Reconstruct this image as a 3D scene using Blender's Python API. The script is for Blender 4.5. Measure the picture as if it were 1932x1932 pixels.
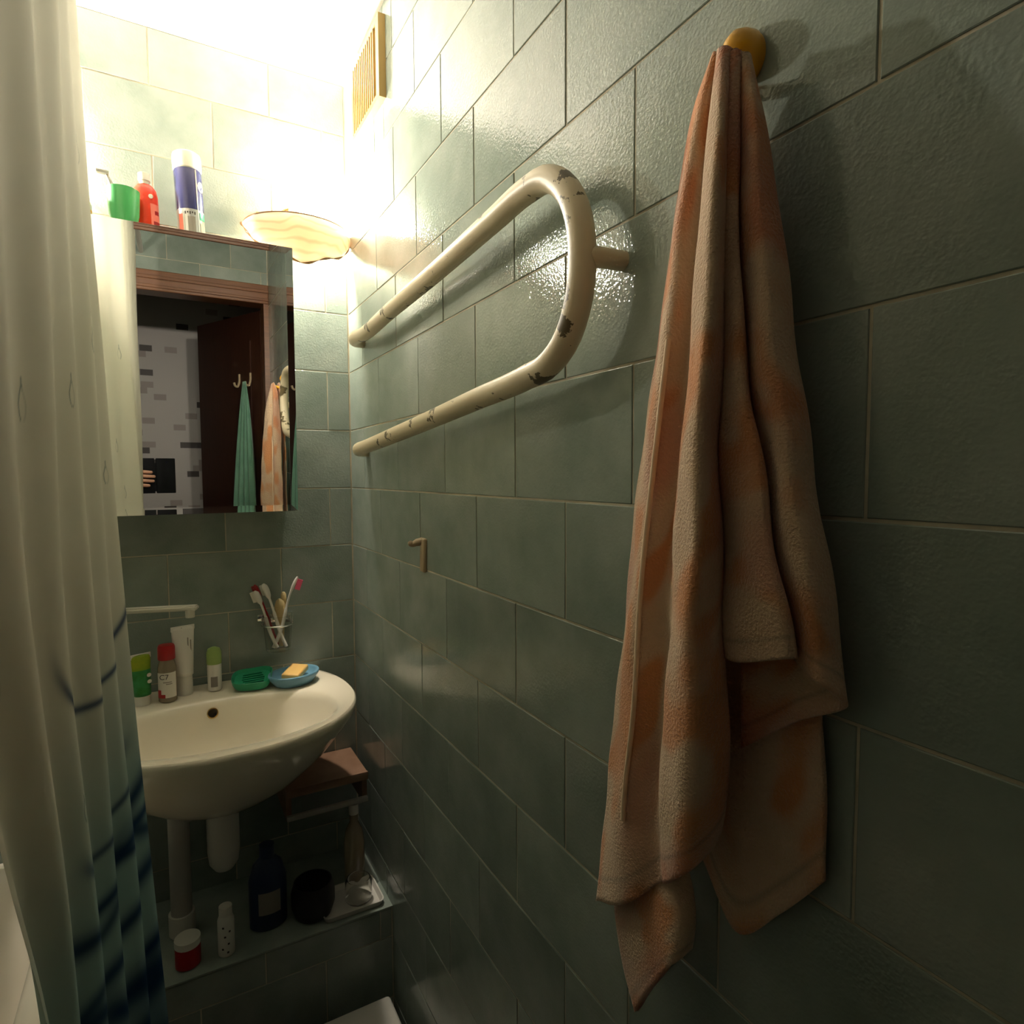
import bpy, bmesh, math, random
import numpy as np
from mathutils import Vector, Matrix

scene = bpy.context.scene
for o in list(bpy.data.objects):
    bpy.data.objects.remove(o)

# ------------------------------------------------------------------ camera
# Room frame: right wall is the plane x = 0, back wall (mirror) y = 0, floor z = 0, metres.
cam_data = bpy.data.cameras.new('camera')
cam = bpy.data.objects.new('camera', cam_data)
scene.collection.objects.link(cam)
cam_data.sensor_width = 36.0
cam_data.lens = 1157.8 / 1932 * 36.0
cam_data.clip_start = 0.02
CAM = Vector((-0.4342, -1.6307, 1.4137))
r_ = (0.87005975, -0.49292845, -0.0041921)
f_ = (0.49178346, 0.86855975, -0.06126162)
u_ = (0.03383868, 0.05123966, 0.99811294)
cam.matrix_world = Matrix(((r_[0], u_[0], -f_[0], CAM.x), (r_[1], u_[1], -f_[1], CAM.y),
                           (r_[2], u_[2], -f_[2], CAM.z), (0, 0, 0, 1)))
scene.camera = cam

# ------------------------------------------------------------------ light / exposure
world = bpy.data.worlds.new('world')
scene.world = world
world.use_nodes = True
world.node_tree.nodes['Background'].inputs[0].default_value = (1.0, 0.93, 0.85, 1)
world.node_tree.nodes['Background'].inputs[1].default_value = 0.0
vs = scene.view_settings
vs.view_transform = 'Standard'
vs.look = 'None'
vs.gamma = 1.0
vs.use_curve_mapping = False
vs.exposure = 0.42
LAMP_COLOR = (1.0, 0.91, 0.775)
LAMP_STRENGTH = 1000.0          # radiance of the two wall-lamp bulbs

Z0 = 1.38                      # height of the tile joint just below eye level
TH, TW = 0.15, 0.25            # tile height, width
CEIL = 2.4044
X_LEFT, Y_DOOR, Y_HALL = -1.22, -1.75, -3.0
random.seed(7)
rng = np.random.default_rng(7)


# ------------------------------------------------------------------ materials
def principled(name):
    m = bpy.data.materials.new(name)
    m.use_nodes = True
    return m, m.node_tree.nodes, m.node_tree.links, m.node_tree.nodes['Principled BSDF']


def mat(name, color, rough=0.5, metal=0.0, spec=0.5, var=None, var_scale=8.0, bump=0.0, bump_scale=80.0,
        trans=0.0, ior=1.45, coat=0.0, sheen=0.0, alpha=1.0, emit=None, emit_s=0.0, sss=0.0, stretch=None):
    m, n, l, b = principled(name)
    b.inputs['Base Color'].default_value = (*color, 1)
    b.inputs['Roughness'].default_value = rough
    b.inputs['Metallic'].default_value = metal
    b.inputs['Specular IOR Level'].default_value = spec
    b.inputs['IOR'].default_value = ior
    b.inputs['Transmission Weight'].default_value = trans
    b.inputs['Coat Weight'].default_value = coat
    b.inputs['Sheen Weight'].default_value = sheen
    if sheen:
        b.inputs['Sheen Roughness'].default_value = 0.6
    if sss:
        b.inputs['Subsurface Weight'].default_value = sss
        b.inputs['Subsurface Radius'].default_value = (0.01, 0.006, 0.004)
        b.inputs['Subsurface Scale'].default_value = 0.5
    if emit:
        b.inputs['Emission Color'].default_value = (*emit, 1)
        b.inputs['Emission Strength'].default_value = emit_s
    tc = None
    if var or bump:
        tc = n.new('ShaderNodeTexCoord')
        mp = n.new('ShaderNodeMapping')
        if stretch:
            mp.inputs['Scale'].default_value = stretch
        l.new(tc.outputs['Object'], mp.inputs['Vector'])
    if var:
        t = n.new('ShaderNodeTexNoise')
        t.inputs['Scale'].default_value = var_scale
        t.inputs['Detail'].default_value = 4
        l.new(mp.outputs['Vector'], t.inputs['Vector'])
        rp = n.new('ShaderNodeValToRGB')
        rp.color_ramp.elements[0].position = 0.35
        rp.color_ramp.elements[1].position = 0.65
        rp.color_ramp.elements[0].color = (*color, 1)
        rp.color_ramp.elements[1].color = (*var, 1)
        l.new(t.outputs['Fac'], rp.inputs['Fac'])
        l.new(rp.outputs['Color'], b.inputs['Base Color'])
    if bump:
        t2 = n.new('ShaderNodeTexNoise')
        t2.inputs['Scale'].default_value = bump_scale
        t2.inputs['Detail'].default_value = 3
        l.new(mp.outputs['Vector'], t2.inputs['Vector'])
        bp = n.new('ShaderNodeBump')
        bp.inputs['Strength'].default_value = bump
        bp.inputs['Distance'].default_value = 0.002
        l.new(t2.outputs['Fac'], bp.inputs['Height'])
        l.new(bp.outputs['Normal'], b.inputs['Normal'])
    return m


def tile_material():
    m, n, l, b = principled('glazed_tile')
    tc = n.new('ShaderNodeTexCoord')
    oi = n.new('ShaderNodeObjectInfo')
    mul = n.new('ShaderNodeVectorMath'); mul.operation = 'MULTIPLY_ADD'
    comb = n.new('ShaderNodeCombineXYZ')
    for k in range(3):
        l.new(oi.outputs['Random'], comb.inputs[k])
    mul.inputs[1].default_value = (37.0, 53.0, 71.0)
    l.new(comb.outputs[0], mul.inputs[0])
    l.new(tc.outputs['Object'], mul.inputs[2])
    t = n.new('ShaderNodeTexNoise')
    t.inputs['Scale'].default_value = 9.0
    t.inputs['Detail'].default_value = 5.0
    t.inputs['Roughness'].default_value = 0.55
    l.new(mul.outputs[0], t.inputs['Vector'])
    rp = n.new('ShaderNodeValToRGB')
    e = rp.color_ramp.elements
    e[0].position = 0.3; e[0].color = (0.212, 0.260, 0.222, 1)
    e[1].position = 0.72; e[1].color = (0.322, 0.360, 0.318, 1)
    mid = e.new(0.5); mid.color = (0.264, 0.310, 0.268, 1)
    l.new(t.outputs['Fac'], rp.inputs['Fac'])
    hsv = n.new('ShaderNodeHueSaturation')
    mr = n.new('ShaderNodeMapRange')
    mr.inputs['To Min'].default_value = 0.9
    mr.inputs['To Max'].default_value = 1.1
    l.new(oi.outputs['Random'], mr.inputs['Value'])
    l.new(mr.outputs['Result'], hsv.inputs['Value'])
    l.new(rp.outputs['Color'], hsv.inputs['Color'])
    l.new(hsv.outputs['Color'], b.inputs['Base Color'])
    b.inputs['Roughness'].default_value = 0.06
    b.inputs['Specular IOR Level'].default_value = 0.5
    t2 = n.new('ShaderNodeTexNoise'); t2.inputs['Scale'].default_value = 260; t2.inputs['Detail'].default_value = 1
    t3 = n.new('ShaderNodeTexNoise'); t3.inputs['Scale'].default_value = 14; t3.inputs['Detail'].default_value = 1
    for q in (t2, t3):
        l.new(mul.outputs[0], q.inputs['Vector'])
    bp = n.new('ShaderNodeBump'); bp.inputs['Strength'].default_value = 0.30; bp.inputs['Distance'].default_value = 0.0012
    bp2 = n.new('ShaderNodeBump'); bp2.inputs['Strength'].default_value = 0.05; bp2.inputs['Distance'].default_value = 0.004
    l.new(t2.outputs['Fac'], bp.inputs['Height'])
    l.new(t3.outputs['Fac'], bp2.inputs['Height'])
    l.new(bp2.outputs['Normal'], bp.inputs['Normal'])
    l.new(bp.outputs['Normal'], b.inputs['Normal'])
    return m


def vcol_material(name, rough=0.8, translucent=0.0, sheen=0.0, bump=0.0, bump_scale=400, spec=0.3, bdist=0.002):
    m, n, l, b = principled(name)
    a = n.new('ShaderNodeAttribute'); a.attribute_name = 'Col'
    l.new(a.outputs['Color'], b.inputs['Base Color'])
    b.inputs['Roughness'].default_value = rough
    b.inputs['Specular IOR Level'].default_value = spec
    b.inputs['Sheen Weight'].default_value = sheen
    if bump:
        tc = n.new('ShaderNodeTexCoord')
        t2 = n.new('ShaderNodeTexNoise'); t2.inputs['Scale'].default_value = bump_scale; t2.inputs['Detail'].default_value = 4
        l.new(tc.outputs['Object'], t2.inputs['Vector'])
        bp = n.new('ShaderNodeBump'); bp.inputs['Strength'].default_value = bump; bp.inputs['Distance'].default_value = bdist
        l.new(t2.outputs['Fac'], bp.inputs['Height']); l.new(bp.outputs['Normal'], b.inputs['Normal'])
    if translucent:
        tr = n.new('ShaderNodeBsdfTranslucent')
        l.new(a.outputs['Color'], tr.inputs['Color'])
        mx = n.new('ShaderNodeMixShader'); mx.inputs[0].default_value = translucent
        out = n['Material Output']
        l.new(b.outputs[0], mx.inputs[1]); l.new(tr.outputs[0], mx.inputs[2]); l.new(mx.outputs[0], out.inputs['Surface'])
    return m


def shade_material():
    m, n, l, b = principled('alabaster_glass')
    tc = n.new('ShaderNodeTexCoord')
    w = n.new('ShaderNodeTexWave'); w.wave_type = 'BANDS'; w.bands_direction = 'Z'
    w.inputs['Scale'].default_value = 16; w.inputs['Distortion'].default_value = 9; w.inputs['Detail'].default_value = 2
    w.inputs['Detail Scale'].default_value = 0.6
    l.new(tc.outputs['Object'], w.inputs['Vector'])
    rp = n.new('ShaderNodeValToRGB')
    rp.color_ramp.elements[0].color = (0.66, 0.48, 0.34, 1)
    rp.color_ramp.elements[1].color = (0.78, 0.62, 0.46, 1)
    rp.color_ramp.elements[1].position = 0.4
    l.new(w.outputs['Fac'], rp.inputs['Fac'])
    tr = n.new('ShaderNodeBsdfTranslucent')
    l.new(rp.outputs['Color'], tr.inputs['Color']); l.new(rp.outputs['Color'], b.inputs['Base Color'])
    b.inputs['Roughness'].default_value = 0.2
    mx = n.new('ShaderNodeMixShader'); mx.inputs[0].default_value = 0.18
    l.new(b.outputs[0], mx.inputs[1]); l.new(tr.outputs[0], mx.inputs[2])
    l.new(mx.outputs[0], n['Material Output'].inputs['Surface'])
    return m


def chipped_paint():
    m, n, l, b = principled('chipped_cream_paint')
    tc = n.new('ShaderNodeTexCoord')
    t = n.new('ShaderNodeTexNoise'); t.inputs['Scale'].default_value = 19; t.inputs['Detail'].default_value = 8; t.inputs['Roughness'].default_value = 0.62
    l.new(tc.outputs['Object'], t.inputs['Vector'])
    # paint is worn most where towels slide over the outer bend
    sx = n.new('ShaderNodeSeparateXYZ'); l.new(tc.outputs['Object'], sx.inputs[0])
    mr = n.new('ShaderNodeMapRange')
    mr.inputs['From Min'].default_value = -0.95; mr.inputs['From Max'].default_value = -1.07
    mr.inputs['To Min'].default_value = 0.0; mr.inputs['To Max'].default_value = 0.125
    l.new(sx.outputs['Y'], mr.inputs['Value'])
    add = n.new('ShaderNodeMath'); add.operation = 'ADD'
    l.new(t.outputs['Fac'], add.inputs[0]); l.new(mr.outputs['Result'], add.inputs[1])
    rp = n.new('ShaderNodeValToRGB')
    rp.color_ramp.interpolation = 'CONSTANT'
    e = rp.color_ramp.elements
    e[0].position = 0.0; e[0].color = (0.80, 0.70, 0.51, 1)
    e[1].position = 0.60; e[1].color = (0.15, 0.115, 0.06, 1)
    l.new(add.outputs[0], rp.inputs['Fac'])
    t2 = n.new('ShaderNodeTexNoise'); t2.inputs['Scale'].default_value = 9; t2.inputs['Detail'].default_value = 3
    l.new(tc.outputs['Object'], t2.inputs['Vector'])
    mixc = n.new('ShaderNodeMix'); mixc.data_type = 'RGBA'; mixc.blend_type = 'MULTIPLY'
    rp2 = n.new('ShaderNodeValToRGB'); rp2.color_ramp.elements[0].color = (0.78, 0.72, 0.6, 1); rp2.color_ramp.elements[1].color = (1, 1, 1, 1)
    l.new(t2.outputs['Fac'], rp2.inputs['Fac'])
    mixc.inputs[0].default_value = 0.7
    l.new(rp.outputs['Color'], mixc.inputs[6]); l.new(rp2.outputs['Color'], mixc.inputs[7])
    l.new(mixc.outputs[2], b.inputs['Base Color'])
    gt = n.new('ShaderNodeMath'); gt.operation = 'LESS_THAN'; gt.inputs[1].default_value = 0.60
    l.new(add.outputs[0], gt.inputs[0])
    bp = n.new('ShaderNodeBump'); bp.inputs['Strength'].default_value = 0.8; bp.inputs['Distance'].default_value = 0.0012
    l.new(gt.outputs[0], bp.inputs['Height'])
    l.new(bp.outputs['Normal'], b.inputs['Normal'])
    b.inputs['Roughness'].default_value = 0.42
    return m


def mosaic_wallpaper():
    m, n, l, b = principled('mosaic_wallpaper')
    tc = n.new('ShaderNodeTexCoord')
    sx = n.new('ShaderNodeSeparateXYZ'); l.new(tc.outputs['Object'], sx.inputs[0])
    def math_(op, a, c):
        q = n.new('ShaderNodeMath'); q.operation = op
        for i, v in enumerate((a, c)):
            if isinstance(v, (int, float)):
                q.inputs[i].default_value = v
            else:
                l.new(v, q.inputs[i])
        return q.outputs[0]
    row = math_('FLOOR', math_('DIVIDE', sx.outputs['Z'], 0.036), 0)
    half = math_('MULTIPLY', math_('MODULO', row, 2.0), 0.5)
    col = math_('FLOOR', math_('ADD', math_('DIVIDE', sx.outputs['X'], 0.066), half), 0)
    cb = n.new('ShaderNodeCombineXYZ'); l.new(col, cb.inputs[0]); l.new(row, cb.inputs[1])
    wn = n.new('ShaderNodeTexWhiteNoise'); wn.noise_dimensions = '2D'; l.new(cb.outputs[0], wn.inputs['Vector'])
    rp = n.new('ShaderNodeValToRGB'); rp.color_ramp.interpolation = 'CONSTANT'
    e = rp.color_ramp.elements
    e[0].position = 0; e[0].color = (0.035, 0.022, 0.018, 1)
    e[1].position = 0.042; e[1].color = (0.32, 0.27, 0.245, 1)
    q = e.new(0.12); q.color = (0.48, 0.44, 0.42, 1)
    l.new(wn.outputs['Value'], rp.inputs['Fac'])
    l.new(rp.outputs['Color'], b.inputs['Base Color'])
    b.inputs['Roughness'].default_value = 0.5
    return m


M = {}
M['tile'] = tile_material()
M['grout'] = mat('grout', (0.62, 0.56, 0.43), 0.85, var=(0.40, 0.36, 0.27), var_scale=12)
M['ceiling'] = mat('ceiling_paint', (0.80, 0.78, 0.74), 0.8)
M['floor'] = mat('floor_tile', (0.10, 0.075, 0.05), 0.5, var=(0.15, 0.11, 0.08))
M['plaster'] = mat('hall_plaster', (0.30, 0.27, 0.24), 0.9)
M['mosaic'] = mosaic_wallpaper()
M['casing'] = mat('red_brown_wood', (0.15, 0.050, 0.014), 0.35, var=(0.20, 0.072, 0.022), var_scale=10, stretch=(1, 1, 14))
M['door_wood'] = mat('dark_brown_door', (0.045, 0.014, 0.008), 0.4, var=(0.06, 0.02, 0.010), var_scale=8, stretch=(10, 10, 1))
M['paint'] = chipped_paint()
M['shade'] = shade_material()
M['shade_rim'] = mat('brown_glass_edge', (0.20, 0.10, 0.035), 0.25)
M['bulb'] = mat('bulb_glow', (1, 1, 1), 0.5, emit=LAMP_COLOR, emit_s=LAMP_STRENGTH)
M['brass'] = mat('brass', (0.55, 0.36, 0.12), 0.3, metal=1.0)
M['chrome'] = mat('chrome', (0.85, 0.84, 0.80), 0.12, metal=1.0)
M['mirror'] = mat('silvered_glass', (0.93, 0.95, 0.93), 0.0, metal=1.0)
M['white_laminate'] = mat('white_laminate', (0.70, 0.68, 0.62), 0.4)
M['spout'] = mat('brushed_steel', (0.80, 0.76, 0.66), 0.38, metal=0.55)
M['ceramic'] = mat('white_glazed_ceramic', (0.84, 0.76, 0.60), 0.12, coat=0.4)
M['enamel'] = mat('cream_enamel', (0.78, 0.72, 0.60), 0.2)
M['vent'] = mat('golden_yellow_plastic', (0.46, 0.30, 0.10), 0.4)
M['hook_yellow'] = mat('orange_yellow_plastic', (0.92, 0.46, 0.02), 0.28, coat=0.3)
M['beige_plastic'] = mat('beige_plastic', (0.50, 0.38, 0.24), 0.45)
M['white_plastic'] = mat('white_plastic', (0.74, 0.71, 0.64), 0.35)
M['grey_plastic'] = mat('grey_plastic', (0.42, 0.40, 0.36), 0.45)
M['green_plastic'] = mat('green_plastic', (0.10, 0.50, 0.16), 0.3, trans=0.25)
M['dish_green'] = mat('emerald_plastic', (0.02, 0.30, 0.15), 0.35)
M['dish_blue'] = mat('sky_blue_plastic', (0.16, 0.34, 0.47), 0.35)
M['soap'] = mat('yellow_soap', (0.80, 0.50, 0.16), 0.45, sss=0.2)
M['red_plastic'] = mat('red_plastic', (0.80, 0.045, 0.012), 0.35)
M['dark_red'] = mat('dark_red_plastic', (0.35, 0.012, 0.014), 0.35)
M['pink_label'] = mat('pink_label', (0.85, 0.20, 0.14), 0.45)
M['label'] = mat('paper_label', (0.70, 0.66, 0.58), 0.55)
M['label_grey'] = mat('grey_print', (0.28, 0.25, 0.21), 0.55)
M['ink'] = mat('dark_ink', (0.06, 0.045, 0.04), 0.6)
M['navy'] = mat('navy_lacquer', (0.030, 0.030, 0.12), 0.25, coat=0.3)
M['silver'] = mat('silver_lacquer', (0.55, 0.54, 0.52), 0.3, metal=0.6)
M['teal_print'] = mat('teal_print', (0.05, 0.50, 0.30), 0.4)
M['cap_white'] = mat('ivory_cap', (0.80, 0.77, 0.66), 0.4)
M['liquid'] = mat('amber_clear_plastic', (0.62, 0.50, 0.36), 0.15, trans=0.6)
M['lime'] = mat('lime_print', (0.38, 0.42, 0.02), 0.4, var=(0.20, 0.34, 0.02), var_scale=30)
M['leaf_green'] = mat('green_print', (0.03, 0.20, 0.03), 0.4, var=(0.05, 0.30, 0.10), var_scale=40)
M['mint_cap'] = mat('pale_green_cap', (0.30, 0.42, 0.12), 0.4)
M['glass'] = mat('clear_glass', (0.95, 0.95, 0.92), 0.03, trans=1.0, ior=1.35)
M['tan'] = mat('tan_rubber', (0.55, 0.42, 0.20), 0.5)
M['pink_bristle'] = mat('pink_bristles', (0.70, 0.10, 0.18), 0.7)
M['brown_plank'] = mat('reddish_plank', (0.22, 0.12, 0.07), 0.5, var=(0.28, 0.16, 0.10), var_scale=20)
M['black_plastic'] = mat('black_plastic', (0.012, 0.010, 0.012), 0.45)
M['blue_bottle'] = mat('dark_blue_bottle', (0.02, 0.035, 0.09), 0.35)
M['box_white'] = mat('off_white_board', (0.62, 0.60, 0.54), 0.5)
M['skin'] = mat('skin', (0.50, 0.26, 0.17), 0.5, sss=0.1)
M['dark_cloth'] = mat('dark_cloth', (0.03, 0.022, 0.02), 0.9)
M['phone'] = mat('phone_black', (0.006, 0.006, 0.007), 0.7, spec=0.15)
M['binding'] = mat('cotton_binding', (0.86, 0.66, 0.47), 0.9)
M['lens'] = mat('lens_glass', (0.01, 0.01, 0.02), 0.05)
M['hair'] = mat('dark_hair', (0.02, 0.013, 0.009), 0.7)
M['towel'] = vcol_material('peach_terry', 0.95, sheen=0.35, bump=0.9, bump_scale=420, bdist=0.003)
M['teal_towel'] = mat('teal_terry', (0.16, 0.36, 0.25), 0.95, var=(0.20, 0.42, 0.30), var_scale=20, bump=0.6, bump_scale=500, sheen=0.3)
M['curtain'] = vcol_material('printed_curtain', 0.9, translucent=0.03, spec=0.03)


# ------------------------------------------------------------------ mesh helpers
def link(o, parent=None):
    scene.collection.objects.link(o)
    if parent:
        o.parent = parent
    return o


def mesh_obj(name, verts, faces, material, parent=None, smooth=False):
    me = bpy.data.meshes.new(name)
    me.from_pydata([tuple(v) for v in verts], [], faces)
    me.validate()
    if smooth:
        me.polygons.foreach_set('use_smooth', [True] * len(me.polygons))
    me.materials.append(material if not isinstance(material, str) else M[material])
    return link(bpy.data.objects.new(name, me), parent)


def bm_obj(name, bm, material, parent=None, smooth=False, auto=None):
    bmesh.ops.recalc_face_normals(bm, faces=bm.faces)
    me = bpy.data.meshes.new(name)
    bm.to_mesh(me); bm.free()
    if smooth:
        me.polygons.foreach_set('use_smooth', [True] * len(me.polygons))
    me.materials.append(M[material])
    o = link(bpy.data.objects.new(name, me), parent)
    if auto:
        me.set_sharp_from_angle(angle=math.radians(auto))
    return o


def empty(name, loc, label=None, cat=None, group=None):
    o = bpy.data.objects.new(name, None)
    o.empty_display_size = 0.02
    o.location = loc
    link(o)
    if label:
        tag(o, label, cat, group)
    return o


def tag(o, label=None, cat=None, group=None, kind=None):
    if label: o['label'] = label
    if cat: o['category'] = cat
    if group: o['group'] = group
    if kind: o['kind'] = kind
    return o


def box_bm(x0, x1, y0, y1, z0, z1, bevel=0.0, seg=2, bm=None):
    own = bm is None
    bm = bm or bmesh.new()
    r = bmesh.ops.create_cube(bm, size=1.0)
    for v in r['verts']:
        v.co = Vector(((x0 + x1) / 2 + v.co.x * (x1 - x0), (y0 + y1) / 2 + v.co.y * (y1 - y0), (z0 + z1) / 2 + v.co.z * (z1 - z0)))
    if bevel:
        ed = list({e for v in r['verts'] for e in v.link_edges})
        bmesh.ops.bevel(bm, geom=ed, offset=bevel, segments=seg, affect='EDGES', profile=0.5)
    return bm


def box(name, x0, x1, y0, y1, z0, z1, material, parent=None, bevel=0.0, seg=2):
    return bm_obj(name, box_bm(x0, x1, y0, y1, z0, z1, bevel, seg), material, parent, smooth=bool(bevel), auto=35)


def ring_loft(rings, closed_u=True, cap0=False, cap1=False):
    """rings: list of equal-length point lists."""
    verts = [p for r in rings for p in r]
    n = len(rings[0]); f = []
    for i in range(len(rings) - 1):
        for j in range(n if closed_u else n - 1):
            k = (j + 1) % n
            f.append((i * n + j, i * n + k, (i + 1) * n + k, (i + 1) * n + j))
    if cap0: f.append(tuple(range(n))[::-1])
    if cap1: f.append(tuple((len(rings) - 1) * n + j for j in range(n)))
    return verts, f


def lathe(name, profile, material, parent=None, loc=(0, 0, 0), seg=32, sx=1.0, sy=1.0, rotz=0.0, smooth=True, caps=(True, True)):
    rings = []
    for r, z in profile:
        ring = []
        for k in range(seg):
            a = 2 * math.pi * k / seg
            x, y = r * math.cos(a) * sx, r * math.sin(a) * sy
            ring.append((loc[0] + x * math.cos(rotz) - y * math.sin(rotz), loc[1] + x * math.sin(rotz) + y * math.cos(rotz), loc[2] + z))
        rings.append(ring)
    v, f = ring_loft(rings, True, caps[0], caps[1])
    o = mesh_obj(name, v, f, material, parent, smooth)
    if smooth:
        o.data.set_sharp_from_angle(angle=math.radians(38))
    return o


def tube_pts(path, radius, seg=14):
    P = [Vector(p) for p in path]
    rad = radius if isinstance(radius, (list, tuple)) else [radius] * len(P)
    rings = []
    up = None
    for i, p in enumerate(P):
        t = (P[min(i + 1, len(P) - 1)] - P[max(i - 1, 0)]).normalized()
        if up is None:
            a = Vector((0, 0, 1)) if abs(t.z) < 0.9 else Vector((1, 0, 0))
            up = (a - t * a.dot(t)).normalized()
        else:
            up = (up - t * up.dot(t)).normalized()
        b = t.cross(up)
        rings.append([p + (up * math.cos(2 * math.pi * k / seg) + b * math.sin(2 * math.pi * k / seg)) * rad[i] for k in range(seg)])
    return rings


def tube(name, path, radius, material, parent=None, seg=14):
    v, f = ring_loft(tube_pts(path, radius, seg), True, True, True)
    o = mesh_obj(name, v, f, material, parent, True)
    o.data.set_sharp_from_angle(angle=math.radians(50))
    return o


def catmull(P, m):
    """Dense smooth curve (m samples) through points P (n x 3), uniform in chord length."""
    P = np.asarray(P, float)
    d = np.r_[0, np.cumsum(np.linalg.norm(np.diff(P, axis=0), axis=1) + 1e-9)]
    d /= d[-1]
    T = np.gradient(P, d, axis=0)
    out = []
    for s in np.linspace(0, 1, m):
        i = min(max(np.searchsorted(d, s) - 1, 0), len(P) - 2)
        h = d[i + 1] - d[i]; t = (s - d[i]) / h
        out.append((2 * t**3 - 3 * t**2 + 1) * P[i] + (t**3 - 2 * t**2 + t) * h * T[i]
                   + (-2 * t**3 + 3 * t**2) * P[i + 1] + (t**3 - t**2) * h * T[i + 1])
    return np.array(out)


def carve(o, cutters):
    """Cuts real openings into a mesh with closed cutter meshes given in the object's own space."""
    for bm in cutters:
        bmesh.ops.recalc_face_normals(bm, faces=bm.faces)
        me = bpy.data.meshes.new('cutter'); bm.to_mesh(me); bm.free()
        c = bpy.data.objects.new('cutter', me); scene.collection.objects.link(c)
        c.matrix_world = o.matrix_world.copy()
        bpy.context.view_layer.update()
        c.matrix_world = o.matrix_world.copy()
        md = o.modifiers.new('cut', 'BOOLEAN'); md.operation = 'DIFFERENCE'; md.object = c; md.solver = 'EXACT'
        bpy.context.view_layer.update()
        new = bpy.data.meshes.new_from_object(o.evaluated_get(bpy.context.evaluated_depsgraph_get()))
        o.modifiers.remove(md)
        if len(new.polygons) > 20:
            o.data = new
        bpy.data.objects.remove(c)
    o.data.set_sharp_from_angle(angle=math.radians(40))


def set_colors(o, cols):
    ca = o.data.color_attributes.new('Col', 'FLOAT_COLOR', 'POINT')
    a = np.ones((len(cols), 4), np.float32); a[:, :3] = cols
    ca.data.foreach_set('color', a.ravel())


def smoothstep(a, b, x):
    t = np.clip((x - a) / (b - a), 0, 1)
    return t * t * (3 - 2 * t)


# ------------------------------------------------------------------ room shell
def tile_mesh(w, h):
    i = 0.0008
    g = 0.0014
    w2, h2 = w / 2 - g, h / 2 - g
    v = []
    for (dx, y) in ((0, 0.003), (0, -0.0002), (i, -0.0008)):
        for sx, sz in ((-1, -1), (1, -1), (1, 1), (-1, 1)):
            v.append((sx * (w2 - dx), y, sz * (h2 - dx)))
    f = [(8, 9, 10, 11)]
    for k in range(2):
        for j in range(4):
            f.append((k * 4 + j, k * 4 + (j + 1) % 4, (k + 1) * 4 + (j + 1) % 4, (k + 1) * 4 + j))
    me = bpy.data.meshes.new('tile')
    me.from_pydata(v, [], f)
    me.materials.append(M['tile'])
    return me


TILE_CACHE = {}


def tiles(wall, place, rot, u0, u1, z0, z1, phase, holes=()):
    """Lay running-bond tiles on a wall; place(u, z) gives the world point, phase(row) the joint offset."""
    r0 = math.floor((Z0 - z1) / TH) - 1
    r1 = math.ceil((Z0 - z0) / TH) + 1
    for r in range(r0, r1 + 1):
        zt, zb = min(Z0 - r * TH, z1), max(Z0 - (r + 1) * TH, z0)
        if zt - zb < 0.012: continue
        ph = phase(r)
        k0 = math.floor((u0 - ph) / TW) - 1
        for k in range(k0, math.ceil((u1 - ph) / TW) + 1):
            a, b = max(ph + k * TW, u0), min(ph + (k + 1) * TW, u1)
            if b - a < 0.012: continue
            pieces = [(a, b, zb, zt)]
            for (ha, hb, hz0, hz1) in holes:
                nxt = []
                for (pa, pb, pz, pt) in pieces:
                    if pb <= ha or pa >= hb or pt <= hz0 or pz >= hz1:
                        nxt.append((pa, pb, pz, pt)); continue
                    if pa < ha: nxt.append((pa, ha, pz, pt))
                    if pb > hb: nxt.append((hb, pb, pz, pt))
                    if pz < hz0: nxt.append((max(pa, ha), min(pb, hb), pz, hz0))
                    if pt > hz1: nxt.append((max(pa, ha), min(pb, hb), hz1, pt))
                pieces = nxt
            for (pa, pb, pz, pt) in pieces:
                if pb - pa < 0.01 or pt - pz < 0.01: continue
                key = (round(pb - pa, 4), round(pt - pz, 4))
                if key not in TILE_CACHE: TILE_CACHE[key] = tile_mesh(*key)
                o = bpy.data.objects.new('tile', TILE_CACHE[key])
                o.location = place((pa + pb) / 2, (pz + pt) / 2)
                o.rotation_euler = (random.gauss(0, 0.0018), 0, rot + random.gauss(0, 0.0018))
                link(o, wall)


def structure(o):
    o['kind'] = 'structure'
    return o


DUCT = (-0.3165, -0.136, 2.216, 2.360)                       # y0, y1, z0, z1 of the ventilation duct through the right wall
bm = bmesh.new()
for y0, y1, z0, z1 in ((Y_DOOR - 0.10, DUCT[0], 0, CEIL), (DUCT[1], 0.08, 0, CEIL), (DUCT[0], DUCT[1], 0, DUCT[2]), (DUCT[0], DUCT[1], DUCT[3], CEIL)):
    box_bm(0.0005, 0.08, y0, y1, z0, z1, bm=bm)
box_bm(0.08, 0.10, DUCT[0] - 0.02, DUCT[1] + 0.02, DUCT[2] - 0.02, DUCT[3] + 0.02, bm=bm)
wall_right = structure(bm_obj('wall_right', bm, 'grout'))
wall_back = structure(box('wall_back', X_LEFT - 0.08, 0.0005, 0.0005, 0.08, 0, CEIL, 'grout'))
wall_left = structure(box('wall_left', X_LEFT - 0.08, X_LEFT - 0.0005, Y_DOOR - 0.10, 0.0005, 0, CEIL, 'grout'))
OPEN_L, OPEN_R, OPEN_T = -0.80, -0.022, 2.14
bm = bmesh.new()
box_bm(X_LEFT, OPEN_L - 0.02, Y_DOOR - 0.10, Y_DOOR - 0.0005, 0, CEIL, bm=bm)
box_bm(OPEN_L - 0.02, 0.0, Y_DOOR - 0.10, Y_DOOR - 0.0005, OPEN_T + 0.02, CEIL, bm=bm)
wall_front = structure(bm_obj('wall_front', bm, 'grout'))
structure(box('floor', X_LEFT - 0.08, 0.08, Y_DOOR - 0.10, 0.08, -0.06, 0, 'floor'))
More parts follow.
